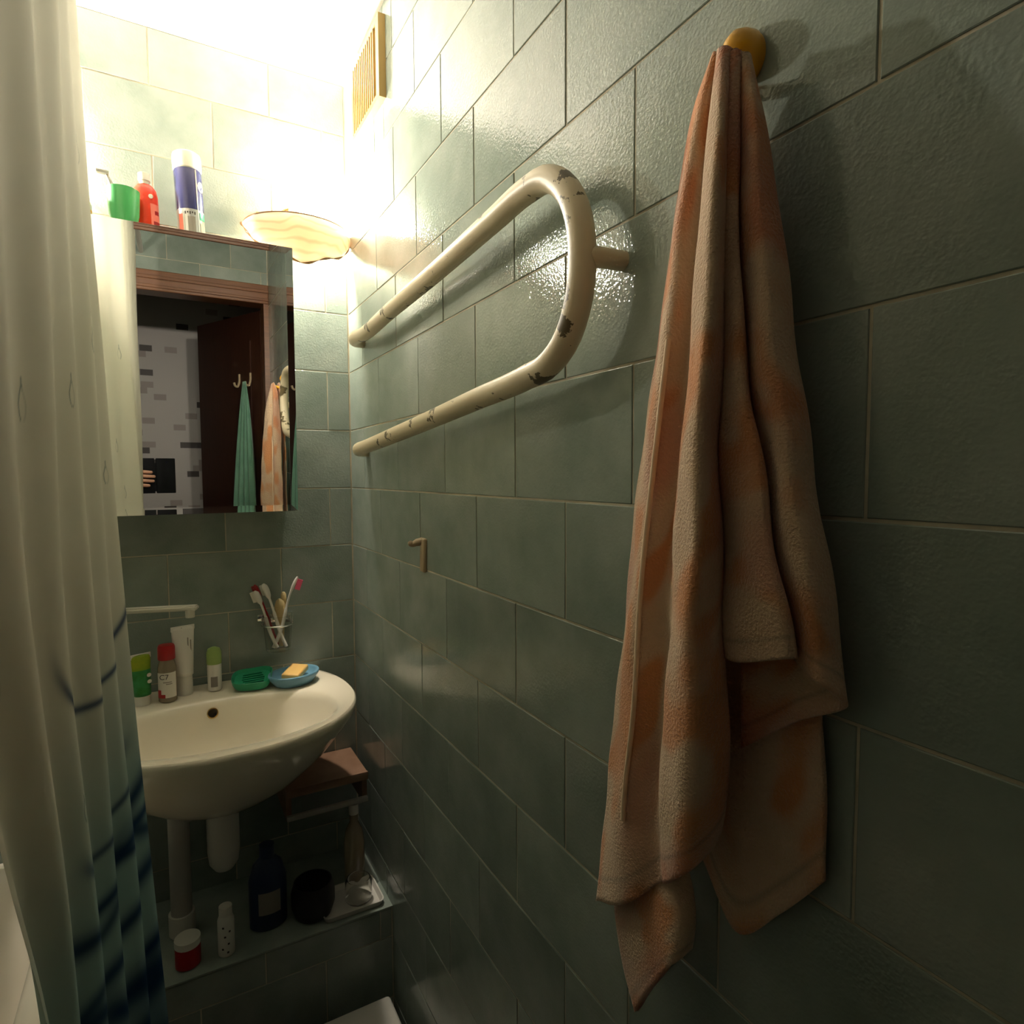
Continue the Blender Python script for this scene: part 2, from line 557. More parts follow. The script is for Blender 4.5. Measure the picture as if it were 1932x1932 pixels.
structure(box('ceiling', X_LEFT - 0.08, 0.08, Y_DOOR - 0.10, 0.08, CEIL, CEIL + 0.06, 'ceiling'))

tiles(wall_right, lambda u, z: (0, -u, z), -math.pi / 2, 0.002, -Y_DOOR, 0.0, CEIL, lambda r: 0.0 if r % 2 == 0 else 0.125,
      holes=[(-DUCT[1], -DUCT[0], DUCT[2], DUCT[3])])
tiles(wall_back, lambda u, z: (-u, 0, z), 0.0, 0.002, -X_LEFT - 0.002, 0.0, CEIL, lambda r: 0.0584 if r % 2 == 0 else 0.1834)
tiles(wall_left, lambda u, z: (X_LEFT, -u, z), math.pi / 2, 0.002, -Y_DOOR, 0.0, CEIL, lambda r: 0.06 if r % 2 == 0 else 0.185)
tiles(wall_front, lambda u, z: (-u, Y_DOOR, z), math.pi, 0.003, -X_LEFT - 0.002, 0.0, CEIL,
      lambda r: 0.03 if r % 2 == 0 else 0.155, holes=[(-1.0, -(OPEN_L - 0.08), -1, OPEN_T + 0.085)])

# small flake scar on the ceiling paint
sc = mesh_obj('ceiling_crack', [(-0.165, -0.08, CEIL - 0.0006), (-0.150, -0.075, CEIL - 0.0006), (-0.09, -0.052, CEIL - 0.0006), (-0.152, -0.066, CEIL - 0.0006)],
              [(0, 1, 2, 3)], 'grey_plastic', bpy.data.objects['ceiling'])

# door casing and leaf, hallway seen in the mirror
cas = bmesh.new()
box_bm(OPEN_L - 0.075, 0.0, Y_DOOR - 0.002, Y_DOOR + 0.012, OPEN_T, OPEN_T + 0.085, 0.003, bm=cas)
box_bm(OPEN_L - 0.075, 0.0, Y_DOOR + 0.010, Y_DOOR + 0.018, OPEN_T + 0.048, OPEN_T + 0.062, 0.002, bm=cas)
box_bm(OPEN_L - 0.075, 0.0, Y_DOOR + 0.010, Y_DOOR + 0.016, OPEN_T + 0.012, OPEN_T + 0.024, 0.002, bm=cas)
trim1 = structure(bm_obj('trim_1', cas, 'casing'))
trim2 = structure(box('trim_2', OPEN_L - 0.075, OPEN_L, Y_DOOR - 0.002, Y_DOOR + 0.014, 0, OPEN_T, 'casing', bevel=0.003))
jm = bmesh.new()
box_bm(OPEN_R, 0.0, Y_DOOR - 0.10, Y_DOOR + 0.010, 0, OPEN_T, bm=jm)
box_bm(OPEN_L - 0.02, OPEN_L, Y_DOOR - 0.10, Y_DOOR, 0, OPEN_T, bm=jm)
box_bm(OPEN_L - 0.02, 0.0, Y_DOOR - 0.10, Y_DOOR, OPEN_T, OPEN_T + 0.02, bm=jm)
structure(bm_obj('trim_3', jm, 'casing'))
HX0, HX1 = -1.7, 0.9
structure(box('wall_hall', HX0, HX1, Y_HALL - 0.06, Y_HALL, 0, 2.5, 'mosaic'))
structure(box('wall_hall_side', HX0 - 0.06, HX0, Y_HALL, Y_DOOR - 0.10, 0, 2.5, 'plaster'))
structure(box('wall_hall_end', HX1, HX1 + 0.06, Y_HALL, Y_DOOR - 0.10, 0, 2.5, 'plaster'))
structure(box('floor_hall', HX0, HX1, Y_HALL, Y_DOOR - 0.10, -0.06, 0, 'floor'))
structure(box('ceiling_hall', HX0, HX1, Y_HALL, Y_DOOR - 0.10, 2.5, 2.56, 'plaster'))
hb = bmesh.new()
box_bm(HX0, X_LEFT - 0.08, Y_DOOR - 0.10, Y_DOOR - 0.04, 0, 2.5, bm=hb)
box_bm(0.08, HX1, Y_DOOR - 0.10, Y_DOOR - 0.04, 0, 2.5, bm=hb)
box_bm(X_LEFT - 0.08, 0.08, Y_DOOR - 0.10, Y_DOOR - 0.04, CEIL + 0.06, 2.5, bm=hb)
structure(bm_obj('wall_hall_front', hb, 'plaster'))

# door leaf swung out into the hall, hooks on its inner face
HINGE = Vector((-0.026, -1.853, 0)); FREE = Vector((-0.27, -2.43, 0))
dv = (FREE - HINGE); DL = dv.length; dv.normalize()
dn = Vector((-dv.y, dv.x, 0))
if dn.x > 0: dn = -dn                      # inner face looks toward -x


def on_door(s, off, z):
    p = HINGE + dv * s + dn * off
    return Vector((p.x, p.y, z))


bm = bmesh.new()
for s0, s1, z0, z1, o0, o1 in ((0, DL, 0.01, 2.13, -0.036, 0), (0.09, DL - 0.09, 1.15, 2.0, -0.001, 0.004), (0.09, DL - 0.09, 0.15, 0.95, -0.001, 0.004)):
    vs_ = [bm.verts.new(on_door(s, o, z)) for s in (s0, s1) for o in (o0, o1) for z in (z0, z1)]
    for q in ((0, 1, 3, 2), (4, 6, 7, 5), (0, 4, 5, 1), (2, 3, 7, 6), (0, 2, 6, 4), (1, 5, 7, 3)):
        bm.faces.new([vs_[i] for i in q])
door = structure(bm_obj('door_1', bm, 'door_wood'))
for s in (0.085, 0.19):
    hk = [on_door(s, 0.006, 1.845), on_door(s, 0.009, 1.80), on_door(s, 0.018, 1.782), on_door(s, 0.030, 1.787), on_door(s, 0.034, 1.802)]
    tube('coat_hook', [tuple(p) for p in catmull(hk, 16)], 0.0055, 'beige_plastic', door, 10)

# teal towel on the door hook
def lofted_cloth(stations, nv, nu, thick):
    """Lofts a sheet through stations (each a list of 3-D points top to hem) and gives it thickness."""
    S = np.array([catmull(s, nv) for s in stations])            # ns x nv x 3
    G = np.array([catmull(S[:, j], nu) for j in range(nv)])     # nv x nu x 3
    return G


def sheet_mesh(G, thick):
    nv, nu, _ = G.shape
    du = np.gradient(G, axis=1); dvv = np.gradient(G, axis=0)
    N = np.cross(du, dvv); N /= (np.linalg.norm(N, axis=2, keepdims=True) + 1e-12)
    A = (G + N * thick / 2).reshape(-1, 3); B = (G - N * thick / 2).reshape(-1, 3)
    v = np.vstack([A, B]); n = nv * nu
    idx = np.arange(n).reshape(nv, nu)
    a, b, c, d = idx[:-1, :-1].ravel(), idx[:-1, 1:].ravel(), idx[1:, 1:].ravel(), idx[1:, :-1].ravel()
    f = [tuple(q) for q in np.stack([a, d, c, b], 1)] + [tuple(q) for q in np.stack([a, b, c, d], 1) + n]
    def edge(line):
        return [(int(line[i]), int(line[i + 1]), int(line[i + 1] + n), int(line[i] + n)) for i in range(len(line) - 1)]
    f += edge(idx[0]) + edge(idx[-1][::-1]) + edge(idx[:, -1]) + edge(idx[::-1, 0])
    return v, f


st = []
for k in range(9):
    q = k / 8
    wig = 0.012 * math.cos(k * math.pi)
    pts = []
    for z, w, off in ((1.80, 0.010, 0.035), (1.70, 0.030, 0.032), (1.5, 0.055, 0.030), (1.25, 0.080, 0.030), (1.0, 0.098, 0.030)):
        pts.append(tuple(on_door(0.085 + 0.03 * (1.8 - z) / 0.8 + (q - 0.5) * 2.5 * w, off + wig * min(1, (1.80 - z) * 3) * 0.7 + 0.004, z - (0.012 * math.sin(k * 1.7) if z < 1.1 else 0))))
    st.append(pts)
v, f = sheet_mesh(lofted_cloth(st, 40, 50, 0), 0.004)
tag(mesh_obj('hand_towel', v, f, 'teal_towel', None, True), 'teal hand towel hanging from a hook on the dark brown door', 'towel')

# ------------------------------------------------------------------ wall lamps (two glass sconces either side of the mirror)
def sconce(xc, label, bx=0.0, name='wall_lamp'):
    zc = 2.018
    root = empty(name, (xc, 0, zc), label, 'lamp', 'alabaster glass wall lamps')
    NU, NV = 48, 14
    rows = []
    for j in range(NV):
        vv = j / (NV - 1)
        row = []
        for i in range(NU):
            ph = math.pi * i / (NU - 1)
            s = math.sin(ph)
            # top edge: wide bow held off the wall, bottom edge: wavy and closer to the wall
            xt, yt, zt = -0.124 * math.cos(ph), -0.010 - 0.110 * s, -0.004 + 0.004 * s
            wav = 0.006 * math.sin(ph * 7)
            xb, yb, zb = -0.128 * math.cos(ph), -0.008 - 0.058 * s ** 0.8, -0.004 - 0.082 * s ** 1.15 + wav * s
            bul = math.sin(vv * math.pi) * 0.022 * s
            row.append((xt + (xb - xt) * vv, yt + (yb - yt) * vv ** 1.3 - bul, zt + (zb - zt) * vv))
        rows.append(row)
    G = np.array(rows)
    v, f = sheet_mesh(G, 0.004)
    shade = mesh_obj('shade', v, f, 'shade', root, True)
    edge = [tuple(p) for p in G[0]] + [tuple(p) for p in G[-1][::-1]]
    tube('shade_rim', [tuple(p) for p in G[0]], 0.0032, 'shade_rim', shade, 8)
    low = G[-1].copy()
    tube('shade_rim', [tuple(p) for p in low], [0.0035 + 0.0012 * math.sin(i * 1.3) for i in range(len(low))], 'shade_rim', shade, 8)
    box('back_plate', -0.095, -0.045, -0.010, -0.001, -0.03, 0.03, 'brass', root, 0.003)
    tube('bracket', [(-0.07, -0.009, -0.005), (-0.07, -0.024, 0.004), (bx - 0.062, -0.027, 0.036), (bx - 0.048, -0.029, 0.042)], 0.005, 'brass', root, 10)
    turn = Matrix.Translation((bx - 0.04, -0.029, 0.042)) @ Matrix.Rotation(math.radians(90), 4, 'Y')
    lathe('socket', [(0.0, -0.014), (0.014, -0.014), (0.015, 0.006), (0.012, 0.010), (0, 0.010)], 'white_plastic', root, (0, 0, 0), 20).matrix_local = turn
    lathe('bulb', [(0.004, 0.010), (0.010, 0.014), (0.018, 0.028), (0.0225, 0.042), (0.021, 0.054), (0.014, 0.064), (0.006, 0.0685), (0.0005, 0.0695)], 'bulb', root, (0, 0, 0), 20, caps=(True, False)).matrix_local = turn
    return root


sconce(-0.125, 'lit alabaster wall lamp with wavy brown edge between mirror cabinet and tiled corner', 0.03)
sconce(-0.715, 'lit alabaster wall lamp behind the shower curtain, beyond the green cup', name='wall_lamp_offscreen')

# ------------------------------------------------------------------ mirror cabinet
CX0, CX1, CZ0, CZ1, CY = -0.665, -0.1635, 1.331, 1.927, -0.140
cab = empty('mirror_cabinet', ((CX0 + CX1) / 2, 0, CZ0), 'mirror fronted bathroom cabinet with a ground glass edge on tiled wall', 'cabinet')
inv = Matrix.Translation(-Vector(cab.location))


def local(o, root):
    """Meshes written in room coordinates become children of a root standing elsewhere."""
    o.data.transform(Matrix.Translation(-Vector(root.location)))
    return o


local(box('body', CX0 + 0.003, CX1 - 0.003, CY + 0.012, -0.002, CZ0 + 0.003, CZ1 - 0.006, 'white_laminate', cab, 0.002), cab)
# the mirror door hangs a touch off plumb: top forward, face turned slightly to the tub
W2, H2 = (CX1 - CX0) / 2, (CZ1 - CZ0) / 2
bw, rise = 0.0145, 0.00105
outer = [(-W2, -H2), (W2, -H2), (W2, H2), (-W2, H2)]
inner = [(-W2 + bw, -H2 + bw), (W2 - bw, -H2 + bw), (W2 - bw, H2 - bw), (-W2 + bw, H2 - bw)]
v = [(x, -rise, z) for x, z in outer] + [(x, 0, z) for x, z in inner] + [(x, 0.005, z) for x, z in outer]
f = [(4, 5, 6, 7)] + [(i, (i + 1) % 4, 4 + (i + 1) % 4, 4 + i) for i in range(4)] + [(8 + i, 8 + (i + 1) % 4, (i + 1) % 4, i) for i in range(4)] + [(11, 10, 9, 8)]
mir = mesh_obj('mirror_door', v, f, 'mirror', cab)
mir.location = Vector(((CX0 + CX1) / 2, CY - 0.001, (CZ0 + CZ1) / 2)) - Vector(cab.location)
mir.rotation_euler = Matrix.Rotation(math.radians(-0.25), 3, 'Z').to_euler()
mir.rotation_euler = (Matrix.Rotation(math.radians(-0.25), 3, 'Z') @ Matrix.Rotation(math.radians(1.1), 3, 'X')).to_euler()

# ------------------------------------------------------------------ things on the cabinet
def bottle_root(name, x, y, z, label, cat, group=None, lean=(0, 0)):
    r = empty(name, (x, y, z), label, cat, group)
    r.rotation_euler = (lean[0], lean[1], 0)
    return r


def arc_patch(name, r, a0, a1, z0, z1, material, parent, n=14):
    """Curved label piece lying on a cylinder wall."""
    v = []; f = []
    for i in range(n + 1):
        a = a0 + (a1 - a0) * i / n
        v += [(r * math.cos(a), r * math.sin(a), z0), (r * math.cos(a), r * math.sin(a), z1)]
    for i in range(n):
        f.append((2 * i, 2 * i + 2, 2 * i + 3, 2 * i + 1))
    return mesh_obj(name, v, f, material, parent, True)


TOPZ = CZ1 - 0.006
can = bottle_root('aerosol_can', -0.362, -0.085, TOPZ, 'navy and silver aerosol can with ivory cap on the mirror cabinet', 'spray can', lean=(0, math.radians(-2.0)))
lathe('body', [(0.024, 0), (0.027, 0.003), (0.027, 0.066)], 'silver', can, seg=32, caps=(True, False))
lathe('sleeve', [(0.0272, 0.066), (0.0272, 0.150), (0.0255, 0.154)], 'navy', can, seg=32, caps=(False, True))
lathe('cap', [(0.0262, 0.152), (0.0285, 0.154), (0.0285, 0.178), (0.027, 0.186), (0.022, 0.190), (0, 0.191)], 'cap_white', can, seg=32, caps=(True, False))
A0 = -math.pi / 2
arc_patch('label_stripe', 0.0276, A0 + 0.50, A0 + 0.60, 0.004, 0.150, 'silver', can, 4)
arc_patch('label_panel', 0.0274, A0 - 0.25, A0 + 0.28, 0.004, 0.050, 'label_grey', can)
arc_patch('label_panel', 0.0274, A0 - 1.0, A0 - 0.55, 0.004, 0.055, 'pink_label', can)
arc_patch('label_stripe', 0.0276, A0 - 0.62, A0 - 0.50, 0.004, 0.055, 'label', can, 4)
for k in range(5):
    arc_patch('print', 0.0277, A0 - 0.45 + k * 0.17, A0 - 0.36 + k * 0.17, 0.054 + 0.002 * (k % 2), 0.060, 'ink', can, 3)
arc_patch('label_stripe', 0.0277, A0 + 0.66, A0 + 1.25, 0.046, 0.062, 'teal_print', can)
arc_patch('label_stripe', 0.0277, A0 + 0.66, A0 + 1.25, 0.004, 0.040, 'label', can)
bm = bmesh.new()
emb = []
for k in range(20):
    a = 2 * math.pi * k / 20
    th = A0 + 0.98 + 0.34 * math.cos(a)
    emb.append(bm.verts.new((0.0278 * math.cos(th), 0.0278 * math.sin(th), 0.117 + 0.011 * math.sin(a))))
bm.faces.new(emb)
bm_obj('emblem', bm, 'label', can)

red = bottle_root('shampoo_bottle', -0.446, -0.072, TOPZ, 'bright red bottle with pale label beside the green cup', 'bottle', lean=(0, math.radians(-1.5)))
lathe('body', [(0.020, 0), (0.0225, 0.003), (0.0235, 0.06), (0.0235, 0.088), (0.021, 0.101), (0.0145, 0.110), (0.010, 0.113)], 'red_plastic', red, seg=32, sy=0.72)
lathe('neck', [(0.0095, 0.112), (0.0095, 0.118), (0.0115, 0.119), (0.0115, 0.134), (0.006, 0.137), (0, 0.137)], 'cap_white', red, seg=20, caps=(True, False))
def oval_patch(name, a, b, t0, t1, z0, z1, material, parent, k=1.015, n=12):
    v = []; f = []
    for i in range(n + 1):
        t = t0 + (t1 - t0) * i / n
        for z in (z0, z1):
            v.append((a * k * math.cos(t), b * k * math.sin(t), z))
    for i in range(n):
        f.append((2 * i, 2 * i + 2, 2 * i + 3, 2 * i + 1))
    return mesh_obj(name, v, f, material, parent, True)
oval_patch('label_panel', 0.0238, 0.0172, A0 + 0.35, A0 + 1.35, 0.006, 0.070, 'pink_label', red)
oval_patch('print', 0.0240, 0.0174, A0 + 0.55, A0 + 1.2, 0.026, 0.034, 'dark_red', red, 1.02)
oval_patch('print', 0.0240, 0.0174, A0 + 0.70, A0 + 1.2, 0.048, 0.056, 'dark_red', red, 1.02)
lathe('button', [(0.0045, -0.0004), (0.0045, 0.0012), (0, 0.0015)], 'cap_white', red, (0, 0, 0), 14).matrix_local = Matrix.Translation((0.010, -0.0165, 0.084)) @ Matrix.Rotation(math.radians(90), 4, 'X')

cup = bottle_root('green_cup', -0.487, -0.108, TOPZ, 'translucent green plastic cup on the mirror cabinet', 'cup')
lathe('body', [(0.016, 0), (0.0215, 0.002), (0.0275, 0.03), (0.030, 0.078), (0.0285, 0.078), (0.0262, 0.031), (0.020, 0.005), (0, 0.004)], 'green_plastic', cup, seg=36, caps=(True, False))
rz = bottle_root('safety_razor', -0.487, -0.108, TOPZ + 0.008, 'grey handled razor standing in the green cup', 'razor')
tube('handle', [(-0.004, 0.0, 0.0), (-0.014, 0.003, 0.05), (-0.022, 0.005, 0.085), (-0.0275, 0.006, 0.098)], [0.003, 0.0035, 0.004, 0.0025], 'grey_plastic', rz, 10)
box('head', -0.046, -0.024, -0.002, 0.010, 0.098, 0.104, 'grey_plastic', rz, 0.0015)
jar = bottle_root('cream_jar', -0.562, -0.106, TOPZ, 'white cosmetic bottle with orange band next to the green cup', 'bottle')
lathe('body', [(0.018, 0), (0.020, 0.002), (0.020, 0.036), (0.018, 0.042), (0.012, 0.048)], 'white_plastic', jar, seg=24)
lathe('band', [(0.0203, 0.020), (0.0203, 0.026)], 'hook_yellow', jar, seg=24, caps=(False, False))
lathe('cap', [(0.0125, 0.046), (0.0125, 0.066), (0.011, 0.068), (0, 0.068)], 'white_plastic', jar, seg=20, caps=(True, False))

# ------------------------------------------------------------------ ventilation grille
vent = empty('ventilation_grille', (0, -0.24, 2.28), 'golden yellow louvred vent grille below the ceiling', 'vent')
VY0, VY1, VZ0, VZ1, VD = -0.3365, -0.128, 2.204, 2.372, -0.016
bm = bmesh.new()
box_bm(VD, 0.0, VY0, VY0 + 0.020, VZ0, VZ1, bm=bm)
box_bm(VD, 0.0, VY1 - 0.008, VY1, VZ0, VZ1, bm=bm)
box_bm(VD, 0.0, VY0 + 0.020, VY1 - 0.008, VZ0, VZ0 + 0.012, bm=bm)
box_bm(VD, 0.0, VY0 + 0.020, VY1 - 0.008, VZ1 - 0.012, VZ1, bm=bm)
local(bm_obj('frame', bm, 'vent', vent), vent)
ns = 12
for k in range(ns):
    y = VY0 + 0.040 + (VY1 - 0.012 - VY0 - 0.040) * k / (ns - 1)
    s = bm_obj('slat', box_bm(-0.0045, 0.0065, -0.0026, 0.0026, VZ0 + 0.010, VZ1 - 0.010), 'vent', vent)
    s.data.transform(Matrix.Translation((-0.0115, y, 0) ) @ Matrix.Identity(4))
    local(s, vent)

# ------------------------------------------------------------------ heated towel rail (painted pipe)
rail = empty('towel_rail', (0, -0.62, 1.62), 'cream painted U bent pipe towel rail with chipped paint', 'towel rail')
top = [(0.004, -0.135, 1.737), (-0.020, -0.145, 1.735), (-0.033, -0.180, 1.733), (-0.035, -0.260, 1.7275), (-0.037, -0.45, 1.7345), (-0.039, -0.70, 1.7425),
       (-0.041, -0.90, 1.7515), (-0.042, -0.975, 1.7545)]
bend = [(-0.042, -1.025, 1.749), (-0.042, -1.062, 1.723), (-0.042, -1.083, 1.688), (-0.042, -1.091, 1.643), (-0.042, -1.084, 1.598), (-0.042, -1.062, 1.562), (-0.042, -1.028, 1.541)]
bot = [(-0.042, -0.975, 1.5325), (-0.041, -0.84, 1.5215), (-0.039, -0.64, 1.505), (-0.037, -0.45, 1.491), (-0.035, -0.26, 1.4775), (-0.033, -0.195, 1.474), (-0.020, -0.162, 1.473), (0.004, -0.152, 1.473)]
path = catmull(top + bend + bot, 150)
local(tube('pipe', [tuple(p) for p in path], 0.0152, 'paint', rail, 22), rail)
local(tube('bracket', [(0.003, -1.108, 1.640), (-0.020, -1.103, 1.641), (-0.040, -1.094, 1.643)], [0.0105, 0.0105, 0.0115], 'paint', rail, 16), rail)

# ------------------------------------------------------------------ hooks on the right wall
hook = empty('wall_hook', (0, -1.262, 1.752), 'orange yellow rounded plastic hook holding the peach towel', 'hook')
prof = [(0.0, -0.001), (0.0150, -0.001), (0.0162, 0.006), (0.0150, 0.014), (0.0125, 0.021), (0.008, 0.026), (0.003, 0.0285), (0, 0.029)]
hb_ = lathe('knob', prof, 'hook_yellow', hook, (0, 0, 0), 32, sx=1.0, sy=1.0, caps=(True, False))
hb_.data.transform(Matrix.Translation((0, -0.006, 0.003)) @ Matrix.Scale(1.30, 4, (0, 0, 1)) @ Matrix.Rotation(math.radians(-90), 4, 'Y'))
tube('peg', [tuple(p) for p in catmull([(0.002, -0.004, -0.024), (-0.020, -0.008, -0.030), (-0.038, -0.012, -0.030), (-0.046, -0.014, -0.024)], 18)], [0.0055] * 14 + [0.005, 0.0045, 0.004, 0.003], 'hook_yellow', hook, 14)

small = empty('adhesive_hook', (0, -0.523, 1.262), 'small beige plastic hook stuck low on the tiled wall below the pipe', 'hook')
bm = box_bm(-0.008, 0.001, -0.011, 0.010, -0.036, 0.030, 0.0035, 3)
bmesh.ops.transform(bm, matrix=Matrix.Rotation(math.radians(3), 4, 'X'), verts=bm.verts)
bm_obj('plate', bm, 'beige_plastic', small, True)
tube('prong', [tuple(p) for p in catmull([(-0.003, 0.004, 0.024), (-0.014, 0.008, 0.021), (-0.024, 0.010, 0.018), (-0.028, 0.011, 0.024)], 14)], [0.0075] * 6 + [0.0065, 0.006, 0.0055, 0.005, 0.0052, 0.0056, 0.005, 0.003], 'beige_plastic', small, 12)

# ------------------------------------------------------------------ peach bath towel
TOWEL_FRONT = [
    [(-0.0500, -1.2762, 1.7398), (-0.0450, -1.2545, 1.7167), (-0.0400, -1.2299, 1.6518), (-0.0380, -1.2081, 1.5444), (-0.0400, -1.1872, 1.4306), (-0.0420, -1.1706, 1.3073), (-0.0450, -1.1570, 1.1709), (-0.0450, -1.1367, 1.0446), (-0.0450, -1.1283, 0.9582)],
    [(-0.0520, -1.2796, 1.7380), (-0.0540, -1.2715, 1.7054), (-0.0560, -1.2550, 1.6387), (-0.0600, -1.2429, 1.5348), (-0.0630, -1.2299, 1.4291), (-0.0660, -1.2173, 1.3167), (-0.0660, -1.2088, 1.2030), (-0.0640, -1.1928, 1.0895), (-0.0600, -1.1929, 1.0042)],
    [(-0.0500, -1.2794, 1.7388), (-0.0500, -1.2727, 1.7019), (-0.0480, -1.2611, 1.6381), (-0.0480, -1.2514, 1.5344), (-0.0500, -1.2438, 1.4289), (-0.0520, -1.2350, 1.3181), (-0.0520, -1.2290, 1.1973), (-0.0520, -1.2237, 1.0914), (-0.0520, -1.2280, 1.0410)],
    [(-0.0550, -1.2860, 1.7357), (-0.0660, -1.2917, 1.6879), (-0.0750, -1.2927, 1.6202), (-0.0820, -1.2907, 1.5226), (-0.0880, -1.2887, 1.4272), (-0.0920, -1.2850, 1.3294), (-0.0920, -1.2799, 1.2230), (-0.0900, -1.2721, 1.1275), (-0.0850, -1.2726, 1.0777)],
    [(-0.0560, -1.2909, 1.7333), (-0.0680, -1.2996, 1.6833), (-0.0800, -1.3059, 1.6140), (-0.0880, -1.3083, 1.5183), (-0.0950, -1.3096, 1.4265), (-0.1000, -1.3110, 1.3341), (-0.1000, -1.3119, 1.2357), (-0.0980, -1.3094, 1.1491), (-0.0920, -1.3011, 1.1092)],
    [(-0.0540, -1.2922, 1.7324), (-0.0600, -1.2954, 1.6877), (-0.0680, -1.3005, 1.6186), (-0.0740, -1.3034, 1.5209), (-0.0780, -1.3045, 1.4269), (-0.0800, -1.3067, 1.3316), (-0.0800, -1.3118, 1.2317), (-0.0780, -1.3116, 1.1526), (-0.0750, -1.3052, 1.1222)],
    [(-0.0500, -1.2907, 1.7334), (-0.0460, -1.2839, 1.6974), (-0.0420, -1.2789, 1.6203), (-0.0400, -1.2753, 1.5304), (-0.0400, -1.2736, 1.4282), (-0.0420, -1.2738, 1.3408), (-0.0420, -1.2738, 1.2875), (-0.0420, -1.2743, 1.2630)],
    [(-0.0520, -1.2955, 1.7312), (-0.0560, -1.2979, 1.6876), (-0.0600, -1.3001, 1.6089), (-0.0620, -1.3038, 1.5221), (-0.0640, -1.3106, 1.4268), (-0.0640, -1.3197, 1.3481), (-0.0640, -1.3231, 1.3009), (-0.0640, -1.3247, 1.2741)],
    [(-0.0500, -1.2967, 1.7300), (-0.0540, -1.2993, 1.6798), (-0.0600, -1.3031, 1.6079), (-0.0640, -1.3138, 1.5198), (-0.0660, -1.3317, 1.4262), (-0.0660, -1.3495, 1.3519), (-0.0660, -1.3611, 1.3093), (-0.0660, -1.3654, 1.2871)],
    [(-0.0460, -1.2963, 1.7304), (-0.0420, -1.2919, 1.6867), (-0.0400, -1.2908, 1.6164), (-0.0400, -1.2989, 1.5256), (-0.0400, -1.3159, 1.4270), (-0.0400, -1.3337, 1.3480), (-0.0400, -1.3456, 1.3027), (-0.0400, -1.3506, 1.2780)],
    [(-0.0440, -1.2990, 1.7287), (-0.0500, -1.3133, 1.6740), (-0.0540, -1.3228, 1.6019), (-0.0560, -1.3354, 1.5163), (-0.0560, -1.3515, 1.4258), (-0.0560, -1.3661, 1.3532), (-0.0540, -1.3750, 1.3108), (-0.0500, -1.3774, 1.2705)],
    [(-0.0360, -1.2958, 1.7292), (-0.0340, -1.3089, 1.6729), (-0.0340, -1.3225, 1.6060), (-0.0340, -1.3372, 1.5184), (-0.0340, -1.3533, 1.4260), (-0.0340, -1.3683, 1.3518), (-0.0340, -1.3793, 1.2944), (-0.0340, -1.3842, 1.2568)],
    [(-0.0300, -1.2888, 1.7311), (-0.0260, -1.2926, 1.6827), (-0.0240, -1.3005, 1.6160), (-0.0240, -1.3143, 1.5242), (-0.0240, -1.3306, 1.4267), (-0.0260, -1.3434, 1.3323), (-0.0260, -1.3459, 1.2730), (-0.0280, -1.3433, 1.2261)],
    [(-0.0300, -1.2847, 1.7334), (-0.0260, -1.2824, 1.6876), (-0.0260, -1.2860, 1.6209), (-0.0260, -1.2881, 1.5293), (-0.0260, -1.2905, 1.4278), (-0.0280, -1.2945, 1.3250), (-0.0300, -1.2969, 1.2473), (-0.0300, -1.2972, 1.1899)],
]
TOWEL_BACK = [
    [(-0.0300, -1.2716, 1.7407), (-0.0200, -1.2503, 1.6786), (-0.0180, -1.2393, 1.5494), (-0.0180, -1.2295, 1.4106), (-0.0180, -1.2290, 1.2650), (-0.0180, -1.2392, 1.1693), (-0.0180, -1.2488, 1.0643)],
    [(-0.0340, -1.2804, 1.7366), (-0.0260, -1.2697, 1.6687), (-0.0240, -1.2652, 1.5430), (-0.0220, -1.2646, 1.4107), (-0.0220, -1.2663, 1.2742), (-0.0220, -1.2736, 1.1460), (-0.0220, -1.2915, 1.0256)],
    [(-0.0340, -1.2881, 1.7334), (-0.0200, -1.2831, 1.6643), (-0.0160, -1.2890, 1.5387), (-0.0140, -1.2996, 1.4107), (-0.0140, -1.3103, 1.2832), (-0.0150, -1.3214, 1.1657), (-0.0160, -1.3287, 1.0638)],
    [(-0.0300, -1.2888, 1.7331), (-0.0180, -1.2947, 1.6598), (-0.0140, -1.3130, 1.5337), (-0.0120, -1.3314, 1.4107), (-0.0120, -1.3479, 1.2916), (-0.0130, -1.3581, 1.1817), (-0.0140, -1.3621, 1.1083)],
]
TOWEL_TAIL = [
    [(-0.0340, -1.1906, 1.2325), (-0.0340, -1.1650, 1.1167), (-0.0340, -1.1494, 1.0136), (-0.0360, -1.1464, 0.9577), (-0.0380, -1.1621, 0.9086), (-0.0400, -1.1828, 0.8753)],
    [(-0.0380, -1.2128, 1.2391), (-0.0400, -1.1986, 1.1326), (-0.0440, -1.1968, 1.0435), (-0.0480, -1.2057, 0.9974), (-0.0500, -1.2171, 0.9639), (-0.0500, -1.2231, 0.9423)],
    [(-0.0360, -1.2276, 1.2428), (-0.0380, -1.2246, 1.1432), (-0.0400, -1.2280, 1.0598), (-0.0440, -1.2459, 1.0317), (-0.0460, -1.2515, 1.0065), (-0.0460, -1.2487, 0.9847)],
    [(-0.0300, -1.2315, 1.2429), (-0.0300, -1.2332, 1.1448), (-0.0300, -1.2386, 1.0624), (-0.0320, -1.2488, 1.0342), (-0.0340, -1.2511, 1.0115), (-0.0340, -1.2478, 0.9867)],
]


